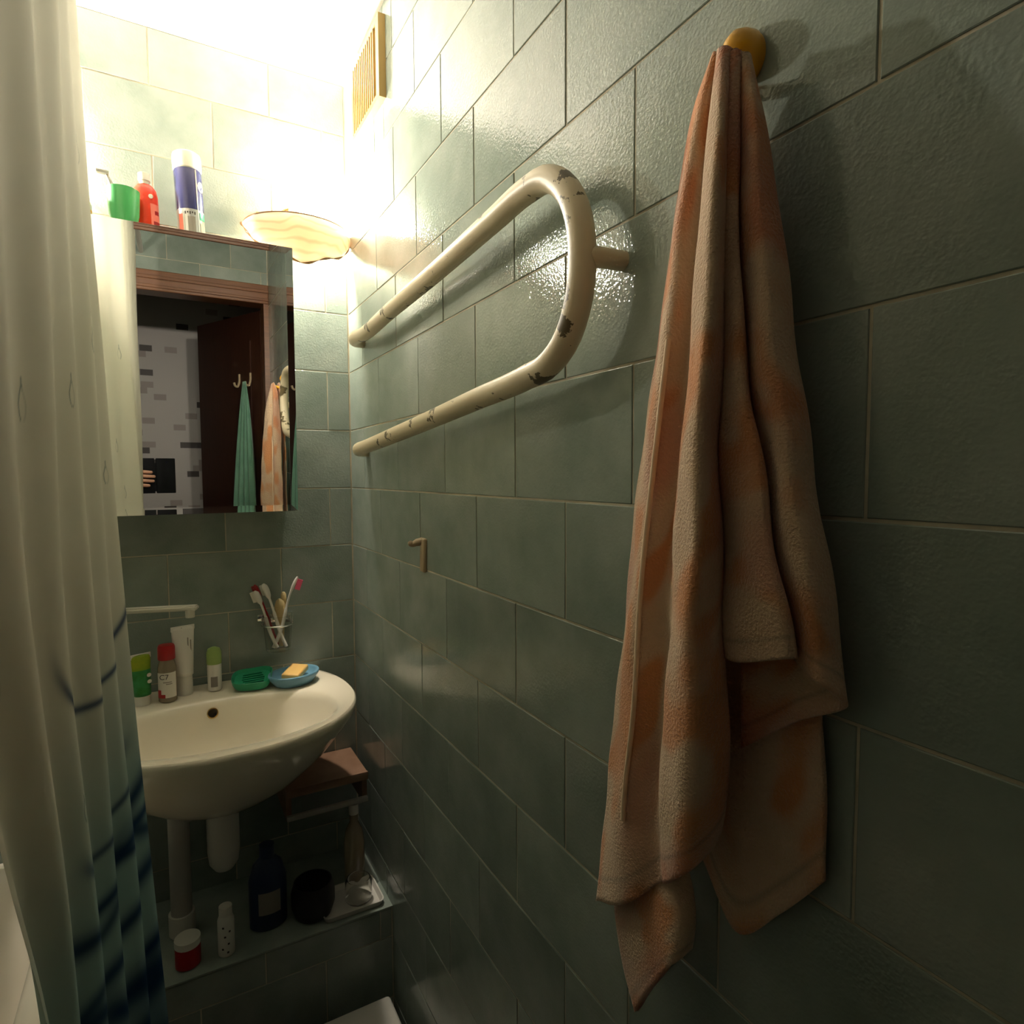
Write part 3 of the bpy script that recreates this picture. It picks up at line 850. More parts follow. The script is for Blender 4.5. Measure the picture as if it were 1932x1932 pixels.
def towel_part(stations, nv, nu, amp):
    G = lofted_cloth(stations, nv, nu, 0)
    # soft irregular waviness of thick terry cloth, damped at the hook
    z = G[:, :, 2]; y = G[:, :, 1]
    damp = np.clip((1.73 - z) / 0.25, 0, 1)
    G[:, :, 0] += damp * amp * (np.sin(z * 31 + y * 60) * 0.5 + np.sin(z * 57 - y * 95 + 1.3) * 0.35)
    G[:, :, 1] += damp * amp * 0.6 * np.sin(z * 43 + 2 * y * 40)
    G[:, :, 0] = np.minimum(G[:, :, 0], -0.008)
    return G


allv, allf, allc = [], [], []
off = 0
for stt, nv, nu, amp in ((TOWEL_FRONT, 150, 190, 0.0022), (TOWEL_BACK, 110, 50, 0.0015), (TOWEL_TAIL, 60, 40, 0.0015)):
    G = towel_part(stt, nv, nu, amp)
    v, f = sheet_mesh(G, 0.0048)
    uu = np.tile(np.linspace(0, 1, nu), nv); vv = np.repeat(np.linspace(0, 1, nv), nu)
    # woven print: sandy ground with diagonal orange and rose dabs
    def blotch(nu_, nv_):
        """Smooth random field over the cloth."""
        g = rng.random((nv_ + 1, nu_ + 1)); x = uu * nu_; y = vv * nv_
        i = np.minimum(x.astype(int), nu_ - 1); j = np.minimum(y.astype(int), nv_ - 1)
        fx = x - i; fy = y - j; fx = fx * fx * (3 - 2 * fx); fy = fy * fy * (3 - 2 * fy)
        return (g[j, i] * (1 - fx) + g[j, i + 1] * fx) * (1 - fy) + (g[j + 1, i] * (1 - fx) + g[j + 1, i + 1] * fx) * fy
    k = max(3, nu // 12)
    o_ = smoothstep(0.44, 0.70, blotch(k, 14) * 0.7 + blotch(k * 2, 30) * 0.3)[:, None]
    p_ = smoothstep(0.60, 0.90, blotch(max(2, k // 2), 7))[:, None]
    base = np.array([0.76, 0.53, 0.35]); orange = np.array([0.74, 0.27, 0.08]); rose = np.array([0.62, 0.24, 0.17])
    c = base * (1 - 0.8 * o_) + orange * 0.8 * o_
    c = c * (1 - 0.5 * p_) + rose * 0.5 * p_
    hem = ((vv > 0.962) & (vv < 0.972))[:, None]
    c = np.where(hem, c * 0.75, c)
    c = np.vstack([c, c])
    allv.append(v); allf += [tuple(int(i) + off for i in q) for q in f]; allc.append(c)
    off += len(v)
towel = mesh_obj('bath_towel', np.vstack(allv), allf, 'towel', None, True)
set_colors(towel, np.vstack(allc))
bind = catmull(TOWEL_FRONT[1], 90)[26:80]
bind = bind + np.array([-0.0040, -0.0015, 0])
tube('edge_binding', [tuple(p) for p in bind], 0.0024, 'binding', towel, 8)
tag(towel, 'peach terry bath towel with orange dabs hanging in folds on tiled wall', 'towel')

# ------------------------------------------------------------------ shower curtain
NU_, NV_ = 560, 760
zs = np.linspace(2.26, 0.28, NV_)
uu = np.linspace(-0.5, 1, NU_)
up, un = np.clip(uu, 0, 1), np.clip(-uu / 0.5, 0, 1)       # near run along the tub, far run turning in toward the back wall
ynear = np.interp(zs, [0.28, 0.6, 0.9, 1.06, 1.22, 1.35, 2.26], [-1.00, -1.03, -1.09, -1.15, -1.24, -1.30, -1.34])
k5 = np.ones(41) / 41
ynear = np.convolve(np.pad(ynear, 20, mode='edge'), k5, mode='valid')
xe = np.interp(zs, [0.28, 0.58, 0.82, 1.065, 1.42, 1.60, 1.77, 2.05, 2.26], [-0.442, -0.4547, -0.4673, -0.4802, -0.4951, -0.5006, -0.508, -0.5134, -0.517])
xe = np.convolve(np.pad(xe, 20, mode='edge'), k5, mode='valid')
kz = 0.22 + 0.78 * smoothstep(0.92, 1.25, zs)             # gathered in front of the washbasin lower down
Yc = -0.615 + np.outer(ynear + 0.615, up) + 0.365 * np.outer(kz, un)
near = np.interp(zs, [0.28, 1.1, 2.26], [-0.520, -0.512, -0.507])
Xc = xe[:, None] * (1 - up)[None, :] + near[:, None] * up[None, :] + ((-0.60 - xe) * kz)[:, None] * un[None, :]
Xc += -0.016 * np.sin(np.pi * up)[None, :] * np.interp(zs, [0.28, 1.2, 2.26], [1.0, 0.6, -0.3])[:, None]
amp = np.interp(zs, [0.28, 1.0, 1.6, 2.26], [0.020, 0.015, 0.008, 0.006])
ridges = np.array([-0.62, -0.41, -0.20, 0.0, 0.17, 0.36, 0.58, 0.80, 1.0])
ph = np.interp(uu, ridges, np.arange(len(ridges)))
fold = (np.cos(2 * np.pi * ph) - 1) / 2
Xc += amp[:, None] * fold[None, :]
Xc += 0.0015 * np.sin(zs * 9)[:, None] * np.sin(uu * 14)[None, :]
G = np.stack([Xc, Yc, np.repeat(zs[:, None], NU_, 1)], 2)
v = G.reshape(-1, 3); idx = np.arange(NV_ * NU_).reshape(NV_, NU_)
f = np.stack([idx[:-1, :-1].ravel(), idx[1:, :-1].ravel(), idx[1:, 1:].ravel(), idx[:-1, 1:].ravel()], 1).tolist()
# cloth coordinates in metres for the print
arc = np.linspace(-0.55, 1.05, NU_)
A_, Z_ = np.meshgrid(arc, zs)
white = np.array([0.70, 0.66, 0.54]); aqua = np.array([0.30, 0.46, 0.44]); navy = np.array([0.015, 0.045, 0.11]); ink = np.array([0.10, 0.15, 0.13])
P_ = Z_ - 0.08                                              # print height on the cloth
g = smoothstep(1.20, 0.82, P_)[..., None]
col = white * (1 - g) + aqua * g
drops = [(0.10, 1.62, 0.034), (0.22, 1.98, 0.036), (0.16, 1.58, 0.03), (0.40, 1.50, 0.032), (0.26, 1.28, 0.034), (0.52, 1.33, 0.034), (0.05, 1.83, 0.034),
         (0.03, 1.42, 0.03), (0.64, 1.85, 0.034), (0.70, 1.47, 0.032), (0.60, 1.10, 0.03), (0.86, 1.62, 0.034), (0.92, 1.30, 0.03), (0.45, 2.05, 0.032), (-0.10, 1.72, 0.036), (-0.22, 1.48, 0.034), (-0.30, 1.66, 0.036), (-0.38, 1.40, 0.034), (-0.14, 1.36, 0.034)]
for (a, z, h) in drops:
    h = h * 0.45
    dz = (Z_ - z) / h
    wdt = 0.80 * h * np.sqrt(np.clip(1 - ((dz + 0.35) / 0.9) ** 2, 0, 1)) * np.clip((1.0 - dz) / 1.35, 0, 1)
    inside = np.abs(A_ - a) / np.maximum(wdt, 1e-5)
    ring = np.exp(-((np.abs(A_ - a) - wdt) / 0.0020) ** 2) * ((dz > -1.25) & (dz < 1.0)) * (0.35 + 0.65 * ((A_ - a) > -0.004))
    col = col * (1 - 0.85 * ring[..., None]) + ink * 0.85 * ring[..., None]
# rippled water rings, denser and darker toward the hem
for (a, z, rx, rz_, wd, k) in ((0.30, 1.20, 0.24, 0.115, 0.005, 0.9), 
                               (0.34, 0.98, 0.20, 0.07, 0.006, 0.8), (0.36, 0.95, 0.28, 0.105, 0.011, 0.95), (0.30, 0.86, 0.34, 0.11, 0.016, 0.95), (0.12, 0.93, 0.16, 0.09, 0.010, 0.95),
                               (0.66, 0.90, 0.30, 0.10, 0.012, 0.8), (0.35, 0.70, 0.42, 0.12, 0.026, 1.0), (0.10, 0.76, 0.25, 0.11, 0.018, 1.0), (0.40, 0.58, 0.5, 0.11, 0.03, 1.0), (0.8, 0.68, 0.3, 0.10, 0.02, 0.9), (-0.3, 0.9, 0.3, 0.1, 0.012, 0.9), (-0.3, 0.7, 0.35, 0.11, 0.02, 1.0)):
    rr = np.sqrt(((A_ - a) / (1.5 * rx)) ** 2 + ((P_ - z) / rz_) ** 2)
    low = smoothstep(0.1, -0.6, (P_ - z) / rz_)
    ring = k * np.exp(-((rr - 1) * rz_ / wd) ** 2) * low
    col = col * (1 - ring[..., None]) + navy * ring[..., None]
deep = smoothstep(0.74, 0.42, P_)[..., None] * 0.85
col = col * (1 - deep) + navy * 1.3 * deep
curtain = mesh_obj('shower_curtain', v, f, 'curtain', None, True)
c = col.reshape(-1, 3)
set_colors(curtain, c)
tag(curtain, 'cream shower curtain printed with water drops and blue ripples at its hem', 'curtain')
rod = empty('curtain_rod', (-0.512, 0, 2.30), 'white rod carrying the shower curtain across the room', 'rod')
tube('pole', [tuple(p) for p in catmull([(0.012, Y_DOOR + 0.001, 0), (0.008, -1.2, 0), (0.0, -0.72, 0), (-0.02, -0.55, 0), (-0.085, -0.25, 0), (-0.14, -0.001, 0)], 40)], 0.010, 'white_plastic', rod, 16)
for k in range(11):
    y = -0.27 - k * 0.105
    xo = float(np.interp(y, [-1.4, -1.2, -0.72, -0.55, -0.25], [0.009, 0.008, 0.0, -0.02, -0.085]))
    ring = [(xo + 0.020 * math.sin(t), y, -0.012 + 0.024 * math.cos(t)) for t in np.linspace(0, 2 * math.pi, 22)]
    tube('curtain_ring', ring, 0.0020, 'white_plastic', rod, 6)

# ------------------------------------------------------------------ bathtub
tub = empty('bathtub', (-0.86, -0.80, 0), 'white enamel bathtub behind the shower curtain', 'bathtub')
def rrect(x0, x1, y0, y1, r, z, n=10):
    pts = []
    for cx, cy, a0 in ((x1 - r, y1 - r, 0), (x0 + r, y1 - r, 90), (x0 + r, y0 + r, 180), (x1 - r, y0 + r, 270)):
        for k in range(n + 1):
            a = math.radians(a0 + 90 * k / n)
            pts.append((cx + r * math.cos(a), cy + r * math.sin(a), z))
    return pts
TX0, TX1, TY0, TY1 = X_LEFT + 0.004, -0.60, -1.56, -0.006
rings = [rrect(TX0 + 0.06, TX1 - 0.05, TY0 + 0.05, TY1 - 0.05, 0.10, 0.52), rrect(TX0 + 0.01, TX1 - 0.004, TY0 + 0.004, TY1 - 0.004, 0.05, 0.565), rrect(TX0, TX1, TY0, TY1, 0.045, 0.585),
         rrect(TX0 + 0.01, TX1 - 0.01, TY0 + 0.01, TY1 - 0.01, 0.045, 0.60), rrect(TX0 + 0.05, TX1 - 0.05, TY0 + 0.05, TY1 - 0.05, 0.11, 0.598), rrect(TX0 + 0.065, TX1 - 0.065, TY0 + 0.07, TY1 - 0.07, 0.12, 0.57),
         rrect(TX0 + 0.10, TX1 - 0.10, TY0 + 0.16, TY1 - 0.12, 0.14, 0.30), rrect(TX0 + 0.15, TX1 - 0.15, TY0 + 0.26, TY1 - 0.2, 0.13, 0.20), rrect(TX0 + 0.24, TX1 - 0.24, TY0 + 0.5, TY1 - 0.4, 0.05, 0.19)]
v, f = ring_loft(rings, True, False, True)
local(mesh_obj('basin', v, f, 'enamel', tub, True), tub)
local(box('side_panel', TX1 - 0.045, TX1 - 0.025, TY0 + 0.03, TY1 - 0.02, 0.0, 0.575, 'white_laminate', tub), tub)
local(box('end_panel', TX0 + 0.01, TX1 - 0.045, TY0 + 0.03, TY0 + 0.05, 0.0, 0.575, 'white_laminate', tub), tub)

# ------------------------------------------------------------------ washbasin
SZ = 0.912
SX, SY = -0.345, -0.19
sink = empty('washbasin', (SX, 0, SZ), 'white ceramic washbasin with curved front on the tiled back wall', 'washbasin')
N = 112
def outline(a, bf, bb, cx, cy, z, yback=-0.003, p=2.15):
    pts = []
    for k in range(N):
        t = 2 * math.pi * k / N
        c, s = math.cos(t), math.sin(t)
        x = a * math.copysign(abs(c) ** (2 / p), c)
        y = (bf if s < 0 else bb) * math.copysign(abs(s) ** (2 / p), s)
        pts.append((cx + x, min(cy + y, yback), z))
    return pts
rings = []
for sc_, z, yo in ((0.20, 0.690, 0.05), (0.34, 0.693, 0.045), (0.45, 0.712, 0.035), (0.60, 0.750, 0.022), (0.78, 0.805, 0.010), (0.91, 0.855, 0.003), (0.985, 0.888, 0), (1.0, 0.902, 0), (0.996, 0.909, 0), (0.985, SZ, 0), (0.955, SZ + 0.0005, 0)):
    rings.append(outline(0.285 * sc_, 0.257 * sc_, 0.295 * sc_, SX, SY + yo, z))
# inner bowl: flat shelf behind, rim all round
IX, IY = SX, -0.262
for ax, bf, bb, z, yo, xo in ((0.238, 0.150, 0.148, SZ - 0.001, 0, 0), (0.230, 0.143, 0.141, SZ - 0.006, 0, 0), (0.222, 0.136, 0.134, SZ - 0.018, 0, 0), (0.205, 0.122, 0.120, SZ - 0.055, 0, 0),
                      (0.170, 0.100, 0.098, SZ - 0.095, 0, 0), (0.115, 0.070, 0.068, SZ - 0.122, 0.0, 0), (0.05, 0.035, 0.035, SZ - 0.132, 0, 0), (0.022, 0.022, 0.022, SZ - 0.134, 0, 0)):
    rings.append(outline(ax, bf, bb, IX + xo, IY + yo, z))
v, f = ring_loft(rings, True, True, True)
bowl = local(mesh_obj('bowl', v, f, 'ceramic', sink, True), sink)
o = lathe('overflow_hole', [(0.0115, -0.002), (0.0118, 0.0012), (0.0095, 0.0016), (0.009, -0.001)], 'brass', sink, seg=24, caps=(False, False))
Rm = Matrix.Translation((-0.357 - SX, -0.1335, -0.028)) @ Matrix.Rotation(math.radians(75), 4, 'X')
o.matrix_local = Rm
bm = bmesh.new()
bmesh.ops.create_cone(bm, cap_ends=True, segments=24, radius1=0.0095, radius2=0.0095, depth=0.07, matrix=Rm @ Matrix.Translation((0, 0, -0.025)))
carve(bowl, [bm])
o = lathe('drain', [(0.0, 0.0025), (0.012, 0.003), (0.021, 0.002), (0.023, 0.0)], 'chrome', sink, (0, IY, -0.134), 24, caps=(False, False))

trap = empty('drain_trap', (SX, -0.15, 0.53), 'white plastic bottle trap under the washbasin', 'drain pipe')
lathe('bottle', [(0.0, 0.0), (0.020, 0.003), (0.030, 0.018), (0.0335, 0.045), (0.0335, 0.13), (0.030, 0.138)], 'white_plastic', trap, seg=28, caps=(False, True))
lathe('neck', [(0.019, 0.135), (0.019, 0.162)], 'white_plastic', trap, seg=20)
tube('outlet', [(0, 0.03, 0.105), (0, 0.08, 0.105), (0, 0.149, 0.105)], 0.016, 'white_plastic', trap, 16)
riser = empty('waste_pipe', (-0.432, -0.15, 0.40), 'pale vertical waste pipe beside the bottle trap', 'drain pipe')
lathe('pipe', [(0.021, 0.005), (0.021, 0.305)], 'grey_plastic', riser, seg=24)
lathe('coupling', [(0.026, 0.015), (0.026, 0.06)], 'white_plastic', riser, seg=24)

# ------------------------------------------------------------------ bath mixer with long swivel spout
fau = empty('bath_mixer', (-0.74, 0, 1.09), 'chrome bath mixer whose long flat spout swings over the washbasin', 'faucet')
box('body', -0.075, 0.075, -0.075, -0.030, -0.022, 0.022, 'chrome', fau, 0.010, 3)
tube('wall_union', [(-0.055, -0.001, 0), (-0.055, -0.040, 0)], 0.013, 'chrome', fau)
tube('wall_union', [(0.055, -0.001, 0), (0.055, -0.040, 0)], 0.013, 'chrome', fau)
tube('lever', [(0, -0.05, 0.02), (0, -0.055, 0.045), (0.01, -0.10, 0.060)], [0.014, 0.010, 0.007], 'chrome', fau)
lathe('swivel', [(0.013, 0.02), (0.013, 0.040)], 'chrome', fau, (0.03, -0.055, 0), 20)
p0, p1 = Vector((0.03, -0.055, 0.044)), Vector((0.360, -0.165, 0.047))
d = (p1 - p0).normalized(); nrm = Vector((-d.y, d.x, 0))
bm = bmesh.new()
vv_ = [bm.verts.new(p0 + d * s * (p1 - p0).length + nrm * w + Vector((0, 0, z))) for s in (0, 1) for w in (-0.011, 0.011) for z in (-0.0105, 0.0)]
for q in ((0, 1, 3, 2), (4, 6, 7, 5), (0, 4, 5, 1), (2, 3, 7, 6), (0, 2, 6, 4), (1, 5, 7, 3)):
    bm.faces.new([vv_[i] for i in q])
bmesh.ops.bevel(bm, geom=bm.edges[:], offset=0.003, segments=2, affect='EDGES')
bm_obj('spout', bm, 'spout', fau, True, auto=35)
pe = p1 - d * 0.016
lathe('outlet', [(0.009, -0.026), (0.0095, -0.008)], 'spout', fau, (pe.x, pe.y, pe.z), 18)

# ------------------------------------------------------------------ things on the washbasin shelf
def tube_of_cream(name, x, y, w, zcap, ztop, rcap, material, capmat, label, yaw=0.0, topmat=None):
    r = bottle_root(name, x, y, SZ, label, 'tube'); r.rotation_euler = (0, 0, yaw)
    rings = []
    for q in np.linspace(0, 1, 14):
        a = rcap * 1.12 * (1 - q) + w / 2 * q
        b = rcap * 1.12 * (1 - q) ** 0.8 + 0.0012
        rings.append([(a * math.cos(t), b * math.sin(t), zcap + (ztop - zcap) * q) for t in np.linspace(0, 2 * math.pi, 28, endpoint=False)])
    if topmat:
        v, f = ring_loft(rings[8:], True, False, True)
        mesh_obj('printed_band', v, f, topmat, r, True)
        rings = rings[:9]
    v, f = ring_loft(rings, True, True, not topmat)
    o = mesh_obj('body', v, f, material, r, True)
    box('crimp', -w / 2 - 0.0003, w / 2 + 0.0003, -0.0014, 0.0014, ztop - 0.010, ztop + 0.001, 'white_plastic', r, 0.0005)
    lathe('cap', [(rcap, 0), (rcap * 1.02, zcap * 0.5), (rcap * 0.98, zcap)], capmat, r, seg=28)
    return r


t1 = tube_of_cream('cream_tube', -0.492, -0.078, 0.040, 0.022, 0.112, 0.016, 'leaf_green', 'white_plastic', 'lime and green tube standing on its white cap by the curtain', 0.35, 'lime')
for z in (0.052, 0.066):
    o = lathe('print', [(0.0045, 0.0), (0, 0.0003)], 'label', t1, seg=14, caps=(False, False)); o.matrix_local = Matrix.Translation((0.011, -0.0155 + (z - 0.05) * 0.1, z)) @ Matrix.Rotation(math.radians(95), 4, 'X')

b2 = bottle_root('lotion_bottle', -0.4425, -0.082, SZ, 'clear bottle with dark red cap and white label on the washbasin', 'bottle')
lathe('body', [(0.016, 0), (0.0185, 0.003), (0.0190, 0.060), (0.0185, 0.078), (0.0150, 0.092), (0.0135, 0.098)], 'liquid', b2, seg=36)
lathe('cap', [(0.0170, 0.095), (0.0175, 0.097), (0.0172, 0.122), (0.0155, 0.127), (0, 0.128)], 'dark_red', b2, seg=32, caps=(True, False))
arc_patch('label_panel', 0.0194, A0 - 1.25, A0 + 1.05, 0.012, 0.068, 'label', b2, 24)
arc_patch('label_stripe', 0.0196, A0 - 1.25, A0 - 0.25, 0.012, 0.020, 'dark_red', b2, 12)
arc_patch('label_stripe', 0.0196, A0 - 1.25, A0 - 0.70, 0.020, 0.030, 'dark_red', b2, 12)
cu = bpy.data.curves.new('lettering', 'FONT'); cu.body = 'C7'; cu.size = 0.016; cu.align_x = 'CENTER'; cu.extrude = 0.0001; cu.materials.append(M['ink'])
tmp = link(bpy.data.objects.new('lettering_source', cu))
me = bpy.data.meshes.new_from_object(tmp.evaluated_get(bpy.context.evaluated_depsgraph_get()))
bpy.data.objects.remove(tmp)
o = link(bpy.data.objects.new('lettering', me), b2)
o.matrix_local = Matrix.Rotation(math.radians(-18), 4, 'Z') @ Matrix.Translation((0, -0.0203, 0.054)) @ Matrix.Rotation(math.radians(90), 4, 'X')
arc_patch('print', 0.0197, A0 - 0.45, A0 + 0.45, 0.046, 0.048, 'label_grey', b2, 8)
arc_patch('print', 0.0197, A0 - 0.15, A0 + 0.50, 0.042, 0.044, 'label_grey', b2, 8)

t3 = tube_of_cream('hand_cream_tube', -0.4085, -0.052, 0.050, 0.046, 0.158, 0.0168, 'white_plastic', 'white_plastic', 'tall white tube standing on its cap behind the lotion bottle', 0.30)
for dx in (0.006, 0.012):
    box('print', dx, dx + 0.0022, -0.0098 + dx * 0.02, -0.0090 + dx * 0.02, 0.105 - dx, 0.138 - dx, 'label_grey', t3)
box('print', -0.004, -0.0022, -0.0023, -0.0014, 0.148, 0.155, 'ink', t3)

b4 = bottle_root('deodorant', -0.3465, -0.060, SZ, 'small white roll-on with pale green cap on the washbasin', 'deodorant')
lathe('body', [(0.012, 0), (0.0150, 0.003), (0.0155, 0.060), (0.0150, 0.066)], 'white_plastic', b4, seg=28)
lathe('cap', [(0.0160, 0.064), (0.0165, 0.066), (0.0160, 0.090), (0.0130, 0.099), (0.006, 0.1025), (0, 0.103)], 'mint_cap', b4, seg=28, caps=(True, False))
arc_patch('label_panel', 0.0158, A0 - 0.6, A0 + 0.35, 0.012, 0.036, 'label_grey', b4, 12)

# leaf shaped soap dish with slots
gd = bottle_root('slotted_soap_dish', -0.268, -0.083, SZ, 'emerald green leaf shaped soap dish with slots', 'soap dish')
gd.rotation_euler = (math.radians(13), 0, math.radians(-12)); gd.location.z += 0.008
def leaf_ring(s, z, n=48):
    pts = []
    for k in range(n):
        t = 2 * math.pi * k / n
        c, sn = math.cos(t), math.sin(t)
        rr = (abs(c / 0.044) ** 3.2 + abs(sn / 0.036) ** 3.2) ** (-1 / 3.2)
        rr *= 1 + 0.18 * max(0, math.cos(t - math.radians(52))) ** 8
        pts.append((rr * c * s, rr * sn * s, z))
    return pts
rings = [leaf_ring(0.80, 0.001), leaf_ring(0.86, 0.001), leaf_ring(0.97, 0.012), leaf_ring(1.0, 0.022), leaf_ring(0.97, 0.0225), leaf_ring(0.93, 0.020), leaf_ring(0.86, 0.015)]
v, f = ring_loft(rings, True, True, True)
dish = mesh_obj('tray', v, f, 'dish_green', gd, True)
cut = bmesh.new()
for k in range(5):
    y = -0.020 + k * 0.0095
    L = 0.026 - abs(k - 2) * 0.002
    box_bm(-L + 0.004, L + 0.002, y - 0.0026, y + 0.0026, -0.01, 0.03, bm=cut)
bmesh.ops.transform(cut, matrix=Matrix.Rotation(math.radians(10), 4, 'Z'), verts=cut.verts)
carve(dish, [cut])

bd = bottle_root('oval_soap_dish', -0.176, -0.100, SZ, 'sky blue oval soap dish on the washbasin corner', 'soap dish')
bd.rotation_euler = (0, 0, math.radians(24))
rings = []
for s, z in ((0.62, 0.001), (0.74, 0.001), (0.86, 0.010), (0.985, 0.020), (1.0, 0.025), (0.985, 0.028), (0.93, 0.028), (0.88, 0.0245), (0.80, 0.016), (0.62, 0.012)):
    rings.append([(0.062 * s * math.cos(t), 0.050 * s * math.sin(t), z) for t in np.linspace(0, 2 * math.pi, 56, endpoint=False)])
v, f = ring_loft(rings, True, True, True)
mesh_obj('bowl', v, f, 'dish_blue', bd, True)
lathe('liner', [(0.044, 0.0128), (0.030, 0.0132), (0, 0.0132)], 'dish_blue', bd, seg=40, sy=0.8, caps=(False, False))
soap = bm_obj('soap_bar', box_bm(-0.021, 0.021, -0.033, 0.033, 0, 0.015, 0.004, 3), 'soap', None, True)
soap.location = (-0.173, -0.098, SZ + 0.0185); soap.rotation_euler = (math.radians(6), math.radians(3), math.radians(-32))
tag(soap, 'yellow bar of soap lying in the blue dish', 'soap')

# ------------------------------------------------------------------ toothbrush glass on the back wall
hold = empty('tumbler_holder', (-0.203, 0, 1.050), 'chrome wire holder for a glass tumbler on the back wall', 'holder')
ringp = [(0.0365 * math.cos(t), -0.052 + 0.0365 * math.sin(t), 0) for t in np.linspace(0, 2 * math.pi, 40)]
tube('ring', ringp, 0.0022, 'chrome', hold, 8)
tube('arm', [(-0.030, -0.001, 0.006), (-0.032, -0.018, 0.002), (-0.030, -0.034, 0)], 0.0022, 'chrome', hold, 8)
tube('arm', [(0.034, -0.001, 0.006), (0.040, -0.018, 0.003), (0.036, -0.052, 0)], 0.0022, 'chrome', hold, 8)
box('wall_plate', -0.040, 0.044, -0.004, -0.001, 0.000, 0.016, 'chrome', hold, 0.001)
gl = empty('glass_tumbler', (-0.203, -0.052, 0.984), 'clear glass tumbler of toothbrushes in its chrome ring', 'glass')
lathe('body', [(0.0, 0.0), (0.026, 0.0), (0.0285, 0.003), (0.0345, 0.088), (0.0330, 0.088), (0.0268, 0.008), (0.0, 0.007)], 'glass', gl, seg=40, caps=(False, False))

def toothbrush(foot, tip, label, mhandle, mbristle, face, head_w=0.0062):
    foot, tip = Vector(foot), Vector(tip)
    r = empty('toothbrush', foot, label, 'toothbrush', 'toothbrushes in the glass')
    L = tip - foot
    ax = L.normalized(); face = Vector(face); face = (face - ax * face.dot(ax)).normalized()
    rad = []; pth = []
    for q in np.linspace(0, 1, 26):
        bow = 0.0035 * math.sin(q * math.pi * 2)
        pth.append(tuple(L * float(q) + face * bow))
        rad.append(0.0042 if q < 0.55 else (0.0028 if q < 0.80 else head_w * (0.75 + 0.25 * math.sin((q - 0.8) / 0.2 * math.pi))) if q < 0.985 else 0.002)
    o = tube('handle', pth, rad, mhandle, r, 10)
    bm = bmesh.new()
    side = ax.cross(face)
    c = L * 0.90 + face * 0.0075
    vv = [bm.verts.new(c + ax * a + side * s + face * t) for a in (-0.013, 0.013) for s in (-0.0048, 0.0048) for t in (-0.0045, 0.0075)]
    for q in ((0, 1, 3, 2), (4, 6, 7, 5), (0, 4, 5, 1), (2, 3, 7, 6), (0, 2, 6, 4), (1, 5, 7, 3)):
        bm.faces.new([vv[i] for i in q])
    bm_obj('bristles', bm, mbristle, r)
    return r


toothbrush((-0.206, -0.060, 0.995), (-0.2530, -0.050, 1.136), 'white toothbrush leaning lowest over the rim of the glass', 'white_plastic', 'label', (-0.6, 0.8, 0.2), 0.0078)
toothbrush((-0.186, -0.060, 0.995), (-0.2335, -0.052, 1.152), 'white toothbrush leaning beside the red toothbrush', 'white_plastic', 'label', (-0.4, 0.9, 0.1), 0.0078)
toothbrush((-0.200, -0.034, 0.997), (-0.2495, -0.020, 1.146), 'red toothbrush standing behind the white ones', 'dark_red', 'dark_red', (-0.3, 0.9, 0.1), 0.006)
toothbrush((-0.215, -0.056, 0.995), (-0.1530, -0.050, 1.162), 'white toothbrush with pink bristles leaning toward the corner', 'white_plastic', 'pink_bristle', (0.9, -0.15, -0.2), 0.0045)
fb = bottle_root('finger_toothbrush', -0.194, -0.040, 0.996, 'tan rubber finger brush sticking up from the glass', 'brush')
lathe('sleeve', [(0.006, 0.0), (0.009, 0.05), (0.0125, 0.075), (0.0135, 0.095), (0.010, 0.108), (0.004, 0.113)], 'tan', fb, seg=20)
lathe('tip', [(0.006, 0.09), (0.0072, 0.112), (0.0062, 0.124), (0.003, 0.129), (0, 0.1295)], 'tan', fb, (0.008, 0, 0), 16, caps=(True, False))

# ------------------------------------------------------------------ under the washbasin
ledge = structure(box('wall_ledge', -0.505, 0.0, -0.286, 0.0, 0.0, 0.400, 'grout'))
tiles(ledge, lambda u, z: (-u, -0.2865, z), 0.0, 0.002, 0.505, 0.0, 0.400, lambda r: 0.03 if r % 2 == 0 else 0.155)
box('ledge_top', -0.505, 0.0, -0.289, -0.003, 0.400, 0.405, 'tile', ledge, 0.001)
LZ = 0.405
shf = empty('wooden_shelf', (-0.11, -0.15, 0.66), 'small reddish wooden shelf under the washbasin corner', 'shelf')
box('top_board', -0.10, 0.092, -0.010, 0.147, 0.002, 0.018, 'brown_plank', shf, 0.002)
box('front_edge', -0.10, 0.092, -0.016, -0.010, 0.000, 0.020, 'brown_plank', shf, 0.001)
box('front_rail', -0.10, 0.092, -0.012, -0.002, -0.058, -0.046, 'grey_plastic', shf, 0.001)
box('side_board', 0.080, 0.092, -0.002, 0.147, -0.060, 0.002, 'brown_plank', shf)
box('side_board', -0.10, -0.088, -0.002, 0.147, -0.060, 0.002, 'brown_plank', shf)
tray = empty('plastic_tray', (-0.085, -0.225, LZ), 'shallow white plastic tray on the ledge under the basin', 'tray')
rings = [rrect(-0.065, 0.065, -0.050, 0.050, 0.012, 0.001, 5), rrect(-0.070, 0.070, -0.055, 0.055, 0.014, 0.014, 5), rrect(-0.067, 0.067, -0.052, 0.052, 0.013, 0.014, 5), rrect(-0.062, 0.062, -0.047, 0.047, 0.012, 0.003, 5)]
v, f = ring_loft(rings, True, True, True)
mesh_obj('body', v, f, 'white_plastic', tray, True).data.set_sharp_from_angle(angle=math.radians(40))
jr = bottle_root('glass_jar', -0.065, -0.232, LZ + 0.004, 'empty clear glass jar on the white tray', 'jar')
lathe('body', [(0.0, 0.0), (0.028, 0.0), (0.031, 0.004), (0.031, 0.045), (0.027, 0.052), (0.0255, 0.052), (0.029, 0.044), (0.029, 0.006), (0.0, 0.005)], 'glass', jr, seg=32, caps=(False, False))
bt = bottle_root('tall_bottle', -0.052, -0.150, LZ, 'tall clear bottle with brownish base standing behind the glass jar', 'bottle')
